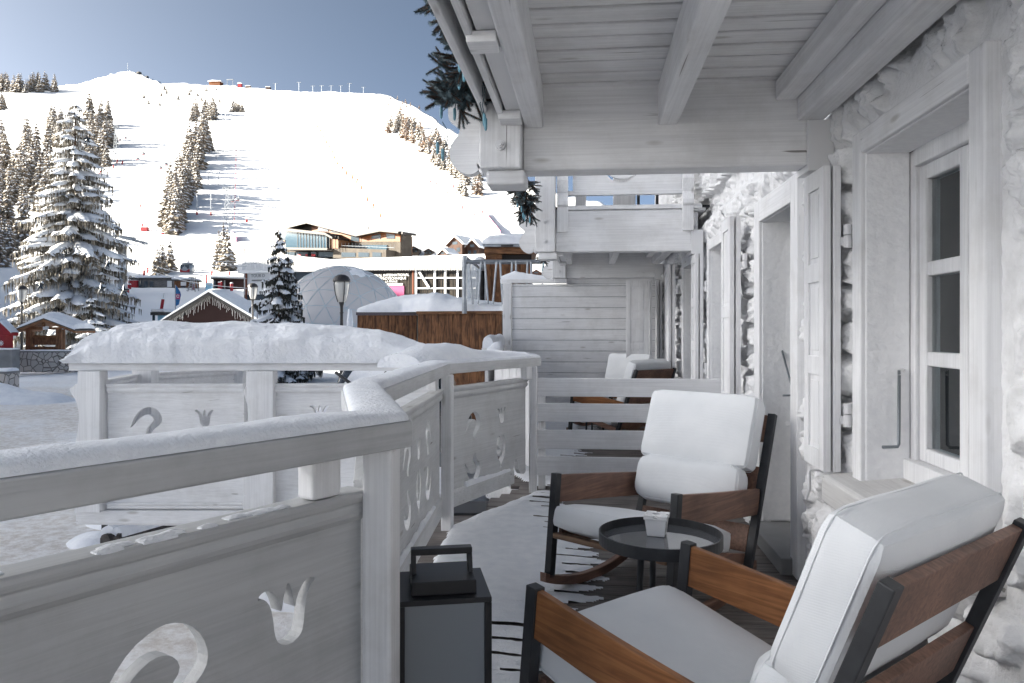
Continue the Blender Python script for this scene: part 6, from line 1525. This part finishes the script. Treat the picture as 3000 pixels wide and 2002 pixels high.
def net(pts, hD, m, label):
    mb = MB(); ps = [hitn(u, v) for u, v in pts]
    for (p, d), (p2, d2) in zip(ps[:-1], ps[1:]): h = UV*hD*K/F*d; n = (p2 - p).cross(UV).normalized()*.05; mb.prism([p - n, p2 - n, p2 - n + h, p - n + h], n*2)
    tag(mb.build('safety_net', m), label, 'safety net')
net([(1114, 494), (1122, 505), (1130, 515), (1140, 527), (1148, 537)], 7, 'pinknet', 'pink safety net strung down the bank at the right')
net([(530, 545), (537, 550), (542, 556)], 14, 'pinknet', 'pink net below the line of red poles')
# feather banner, cabin toilet
bd = 62.0; t = thing('feather_banner', 'tall blue feather banner with a pink emblem beside the market chalet', 'banner', at(407, 700, bd))
MB().prism([at(403, 703, bd), at(410, 699, bd), at(415, 677, bd), at(413, 670, bd), at(407, 660, bd), at(403, 655, bd)], FV*.06).build('cloth', 'blue', t)
c = at(409, 681, bd) - FV*.04; MB().obox(c, RV*.17, FV*.02, UV*.22).build('emblem', 'pink', t)
mb = MB(); mb.tube([c - FV*.03 + RV*.10*math.cos(a) + UV*.10*math.sin(a) + UV*.03 for a in np.linspace(0, 2*PI*.9, 14)], .025, 5); mb.build('emblem_ring', 'white', t)
MB().tube([at(402.5, 710, bd), at(402.5, 654, bd)], .04, 6).build('pole', 'steel', t)
cb = hut(362, 374, 724, 745, 50, 'lightblue', 'site_cabin', 'tiny light blue cabin with a cap of snow left of the market chalet', 'cabin', .5, .22, [(350.5, 355, 724, 742, 'darkpane', 'door')])
# ------------------------------------------------------------------ brown timber enclosure, timber kiosk and steel railing behind the tall fence
def bxy(u, v, d): return at(u, v, d)
ed = 14.2
def plank_wall(u0, u1, vt, vb, d, wpx, name, label, cat, cap, dep=1.2, d1=None):
    a, b = at(u0, 754, d), at(u1, 754, d1 or d); zt, zb = at(u0, vt, d).z, at(u0, vb, d).z
    t = thing(name, label, cat, ((a.x + b.x)/2, (a.y + b.y)/2, zb)); e = (b - a); n = max(2, int((u1 - u0)/wpx)); e_ = e/n; n_ = Vector((e.y, -e.x, 0)).normalized(); rg = random.Random(u0)
    mb = MB(); wd = [rg.uniform(.8, 1.2) for _ in range(n)]; tot = sum(wd); acc = 0
    for w_ in wd:
        p = a + e*(acc/tot); q = a + e*((acc + w_)/tot) - e.normalized()*.006; acc += w_; o = n_*rg.uniform(-.004, .004); p = p + o; q = q + o
        mb.prism([Vector((p.x, p.y, zb)), Vector((q.x, q.y, zb)), Vector((q.x, q.y, zt)), Vector((p.x, p.y, zt))], -n_*.03)
    mb.build('planks', 'brown_plank', t)
    q = [a - n_*.05, b - n_*.05, b - n_*dep, a - n_*dep]; MB().prism([Vector((p.x, p.y, zb)) for p in q], UV*(zt - zb - .01)).build('core', 'darkbrown', t)
    q = [a + n_*.03 - e.normalized()*.02, b + n_*.03, b - n_*(dep + .03), a - n_*(dep + .03) - e.normalized()*.02]; MB().prism([Vector((p.x, p.y, zt + .002)) for p in q], UV*.055).build('cap', cap, t)
    return t, a, b, n_, zt + .057
t, a, b, n_, zt = plank_wall(820, 956, 724, 1000, ed, 17, 'timber_enclosure', 'low brown plank enclosure with grey-purple metal edge, left of the two behind the railing', 'enclosure', 'cap_metal')
t2, a2, b2, n2, zt2 = plank_wall(959, 1152, 722, 1000, ed - .25, 17, 'timber_enclosure', 'low brown plank enclosure with plain timber edge, right of the two behind the railing', 'enclosure', 'brown_beam', 1.4, ed - .6)
Ls = [a - n_*1.25, a.lerp(b, .3) - n_*1.25, a.lerp(b, .75) - n_*1.25, b2.lerp(a2, .85) - n2*1.4, a2.lerp(b2, .35) - n2*1.4, b2 - n2*1.4]
Rs = [a + n_*.04, a.lerp(b, .3) + n_*.04, a.lerp(b, .75) + n_*.04, b2.lerp(a2, .85) + n2*.04, a2.lerp(b2, .35) + n2*.04, b2 + n2*.04]
tag(snowcap([tuple(p.xy) for p in Ls], [tuple(p.xy) for p in Rs], [zt]*3 + [zt2]*3, [.10, .22, .34, .37, .26, .16], .06, 17, 13, .18, 3.0, 1.6).build('enclosure_snow', 'snow', None, True), kind='stuff')
kd2 = 17.0
kt = thing('timber_kiosk', 'tall brown plank kiosk with dark opening and thick snow roof behind the steel railing', 'kiosk', gp(1170, kd2))
def kbox(u0, u1, v0, v1, o0, o1, name, m):
    p, q = at(u0, v1, kd2), at(u1, v0, kd2); c = (p + q)/2 + FV*(o0 + o1)/2; return MB().obox(c, RV*(q - p).dot(RV)/2, FV*abs(o1 - o0)/2, UV*(q.z - p.z)/2).build(name, m, kt)
mb = MB(); rg = random.Random(9); u = 1115
while u < 1222:
    w_ = rg.uniform(10, 15); p, q = at(u, 770, kd2), at(min(1222, u + w_ - .5), 599, kd2); mb.obox((p + q)/2 + FV*rg.uniform(0, .02), RV*(q - p).dot(RV)/2, FV*.02, UV*(q.z - p.z)/2); u += w_
mb.build('planks', 'brown_plank', kt); kbox(1117, 1220, 585, 770, .04, 1.9, 'core', 'darkbrown')
kbox(1112, 1232, 569, 584, -.12, 2.0, 'lintel', 'brown_beam'); kbox(1114, 1140, 584.2, 599, -.06, .02, 'post', 'brown_beam'); kbox(1140.5, 1152, 584.2, 599, -.02, .02, 'post', 'brown_beam')
kbox(1110, 1236, 563, 568.8, -.2, 2.1, 'roof_edge', 'steel'); kbox(1150, 1178, 565, 568.5, -.26, -.205, 'lamp_strip', 'lampmetal')
p0_, p1_ = at(1108, 563, kd2), at(1240, 563, kd2)
tag(snowcap([tuple((p0_ + FV*2.1).xy), tuple((p0_.lerp(p1_, .12) + FV*2.1).xy), tuple((p1_ + FV*2.1).xy)], [tuple((p0_ - FV*.22).xy), tuple((p0_.lerp(p1_, .12) - FV*.22).xy), tuple((p1_ - FV*.22).xy)], [p0_.z + .005]*3, [.14, .26, .34], .08, 13, 17, .1, 3.2, 1.5).build('kiosk_snow', 'snow', None, True), kind='stuff')
c = at(1102, 607, kd2 + .5); vs, fs = rbox(.30, .3, .36, .14, 6); bl = MB().add([Vector(p) + c for p in vs], fs).build('snow_lump', 'snow', None, True); tag(bl, kind='stuff')
tag(MB().tube([Vector((c.x, c.y, T(c.x, c.y))), c - UV*.15], .10, 8).build('bollard', 'slate'), 'dark round post topped by a lump of snow beside the timber kiosk', 'bollard')
sd_ = 13.6
sr = thing('steel_railing', 'galvanised steel railing with slanting bars beside the timber kiosk', 'railing', gp(1066, sd_))
p, q = at(1066, 588, sd_), at(1066, 720, sd_); MB().tube([q, p], .045, 10).build('post', 'steel', sr, smooth=False)
p, q = at(1068, 601.5, sd_), at(1262, 601.5, sd_ + .3); MB().tube([p, q], .042, 10).build('top_rail', 'steel', sr)
mb = MB()
for (x0, x1) in ((436, 500), (640, 588), (705, 765), (908, 845), (970, 1015), (1175, 1150), (1240, 1262), (1440, 1420), (1500, 1525), (1710, 1690)):
    f = lambda x: (1300 + x/5.8725)/K
    mb.tube([at(f(x0), 602, sd_), at(f(x1) , 699, sd_)], .021, 6)
mb.build('slanting_bar', 'steel', sr)
pa, pb_ = at(1068, 590, sd_), at(1120, 632, sd_ + 6.5); pc, pd2 = at(1068, 694, sd_), at(1120, 692, sd_ + 6.5)
mb = MB(); mb.tube([pa, pb_], .03, 6)
for k in range(1, 24): f = (k/24)**1.3; mb.tube([pa.lerp(pb_, f), pc.lerp(pd2, f)], .010, 5)
mb.build('side_panel', 'steel', sr)
# ------------------------------------------------------------------ dark car under snow seen through the rails, rail-log bench by the road
cu = thing('parked_car', 'black car buried in snow parked below the terraces', 'car', (0, 0, 0))
cc = at(900, 754, 9.3); cc.z = -.52; cu.location = cc; cu.rotation_euler = (0, 0, R(97))
tag(MB().obox(cc + Vector((0, .3, -.42)), Vector((1.3, 0, 0)), Vector((0, 2.9, 0)), Vector((0, 0, .415))).build('driveway', 'snow'), kind='structure')
secs = [(-2.1, .55, .62, .30), (-2.0, .80, .80, .25), (-1.2, .88, .98, .22), (-.5, .88, 1.02, .2), (.3, .84, 1.42, .2), (1.1, .80, 1.46, .2), (1.8, .80, 1.30, .22), (2.05, .74, .95, .3)]
rows = []
for x, w_, zt, zb in secs: rows.append([(x, -w_, zb), (x, -w_, zb + (zt - zb)*.55), (x, -w_*.78, zt - .06), (x, -w_*.4, zt), (x, w_*.4, zt), (x, w_*.78, zt - .06), (x, w_, zb + (zt - zb)*.55), (x, w_, zb)])
MB().grid(rows).add(rows[0], [tuple(range(8))]).add(rows[-1], [tuple(range(8))]).build('body', 'carpaint', cu, local=True, bevel=.04)
for x in (-1.3, 1.35):
    for y in (-.84, .84):
        w_ = MB().tube([(x, y - .1, .32), (x, y + .1, .32)], .32, 20).build('wheel', 'black', cu, local=True); MB().tube([(x, y*1.13 - .01, .32), (x, y*1.13 + .01, .32)], .2, 14).build('rim', 'steel', w_, local=True)
for y in (-.6, .6): MB().obox((-2.13, y, .62), (.02, 0, 0), (0, .16, 0), (0, 0, .07)).build('headlight', 'frosted', cu, local=True, bevel=.02)
for i, (x0, x1, z0, z1) in enumerate(((-1.95, -.55, .99, 1.07), (.25, 1.75, 1.46, 1.38))):
    mb = MB(); rw = []
    for k in range(13):
        f = k/12; x = x0 + (x1 - x0)*f; e = math.sin(PI*min(1, max(0, f*.9 + .05)))**.4; rw.append([(x, -.66*e, z0 - .06 + (z1-z0)*f), (x, -.5*e, z0 + .10 + (z1-z0)*f), (x, 0, z0 + .17 + (z1-z0)*f), (x, .5*e, z0 + .10 + (z1-z0)*f), (x, .66*e, z0 - .06 + (z1-z0)*f)])
    mb.grid(rw).build('snow_cover', 'snow', cu, local=True, smooth=True)
rw = [[(-.42, -.62, 1.06), (-.42, 0, 1.14), (-.42, .62, 1.06)], [(.05, -.55, 1.34), (.05, 0, 1.42), (.05, .5, 1.34)]]; MB().grid(rw).build('windscreen_snow', 'snow', cu, local=True)
for y in (-.35, .25): MB().tube([(-.5, y, 1.10), (-.1, y + .42, 1.33)], .022, 6).build('wiper', 'black', cu, local=True)
bd_ = 8.7
bn = thing('log_bench', 'dark log bench half sunk in snow beside the icy road', 'bench', gp(250, bd_))
for (u, v, r_) in ((241, 1243, .085), (262, 1246, .07)):
    p = at(u, v, bd_); e = (RV*.55 + FV*1.3).normalized()*1.4; MB().tube([p, p + e - UV*.02], r_, 12).build('seat_log', 'log', bn, smooth=False)
    tag(snowcap([tuple((p + e - RV*r_).xy), tuple((p + FV*.05 - RV*r_).xy)], [tuple((p + e + RV*r_).xy), tuple((p + FV*.05 + RV*r_).xy)], [p.z + r_*.7]*2, [.16, .12], .05, 9, 4, .4, 2.2, 4).build('bench_snow', 'snow', None, True), kind='stuff')
p = at(252, 1255, bd_); MB().beam(p - UV*.6, p + UV*.02, .12, .12).build('leg', 'log', bn); MB().beam(p - UV*.6 + FV*1.1 + RV*.4, p + FV*1.1 + RV*.4, .12, .12).build('leg', 'log', bn)
p, q = at(272, 1243, bd_), at(318, 1190, bd_ + .9); MB().beam(p, q, .045, .16).build('back_plank', 'log', bn)
tag(MB().beam(at(240, 1222, bd_ + .6), at(240, 1170, bd_ + .6), .05, .05).build('marker_stake', 'black'), 'thin dark stake standing behind the log bench', 'stake')
# ------------------------------------------------------------------ village chalets on the right shoulder, dark huts
def village(u, v, wD, hD, m, label, d=None, turn=0):
    q = hit(u, v) if d is None else None
    p, dd = q if q else (at(u, v, d or 220), d or 220); k = K/F*dd; w_, h = wD*k/2, hD*k; t = thing('village_chalet', label, 'chalet', p, None, R(turn)); dp = w_*1.2
    MB().prism([(-w_*.85, -dp, -3), (w_*.85, -dp, -3), (w_*.85, -dp, h*.55), (0, -dp, h*.93), (-w_*.85, -dp, h*.55)], (0, 2*dp, 0)).build('wall', m, t, local=True)
    for sx in (-1, 1):
        MB().prism([(0, -dp*1.15, h*.97), (sx*w_*1.08, -dp*1.15, h*.50), (sx*w_*1.08, -dp*1.15, h*.46), (0, -dp*1.15, h*.91)], (0, 2.3*dp, 0)).build('roof', 'chaletwood', t, local=True)
        MB().prism([(0, -dp*1.13, h*.975), (sx*w_*1.06, -dp*1.13, h*.506), (sx*w_*1.06, -dp*1.13, h*.506 + .5), (0, -dp*1.13, h*.975 + .6)], (0, 2.26*dp, 0)).build('roof_snow', 'snow', t, local=True)
    MB().box((-w_*.30, -dp - .05, h*.55), (w_*.30, -dp + .02, h*.70)).build('window', 'darkpane', t, local=True); MB().box((-w_*.6, -dp - .05, h*.15), (-w_*.2, -dp + .02, h*.36)).box((w_*.2, -dp - .05, h*.15), (w_*.6, -dp + .02, h*.36)).build('window', 'darkpane', t, local=True)
    MB().box((-w_*.7, -dp*.2, h*.7), (-w_*.5, dp*.1, h*1.08)).build('chimney', 'beige', t, local=True)
for u, v, w_, h_, m, lb, tn in ((1060, 588, 46, 42, 'chaletwood', 'large village chalet with stacked snowy dormers left of the timber kiosk', -25), (1092, 592, 34, 40, 'chaletwood', 'village chalet with a small gable beside the timber kiosk', -15), (1028, 598, 30, 24, 'chaletwood', 'low brown village chalet roof left of the large one', -30), (1001, 604, 30, 14, 'chaletwood', 'brown gable peeping over the white hall roof', -5), (1075, 606, 28, 16, 'chaletwood', 'snowy brown gable just above the right end of the white hall', 10), (1232, 640, 30, 20, 'chaletwood', 'small snowy gable glimpsed under the third balcony bracket', 0)): village(u, v, w_, h_, m, lb, None, tn)
for u, v, w_, h_, lb in ((953, 583, 26, 16, 'dark timber hut with snow roof right of the restaurant, left one'), (986, 586, 22, 14, 'dark timber hut with snow roof right of the restaurant, right one'), (931, 578, 12, 18, 'narrow dark snow-topped shed against the restaurant end wall')): village(u, v, w_, h_, 'darkbrown', lb)
# dark crates stored below the deck edge
for u, v, d, s_, lb in ((1062, 1178, 5.6, .18, 'dark crate under the deck edge below the carved panel'), (1092, 1166, 5.8, .15, 'second dark crate under the deck edge, nearer the corner post')):
    p = at(u, v, d); tag(MB().obox(p - UV*.1, RV*s_, FV*s_, UV*s_*.8).build('crate', 'black', bevel=.01), lb, 'crate')
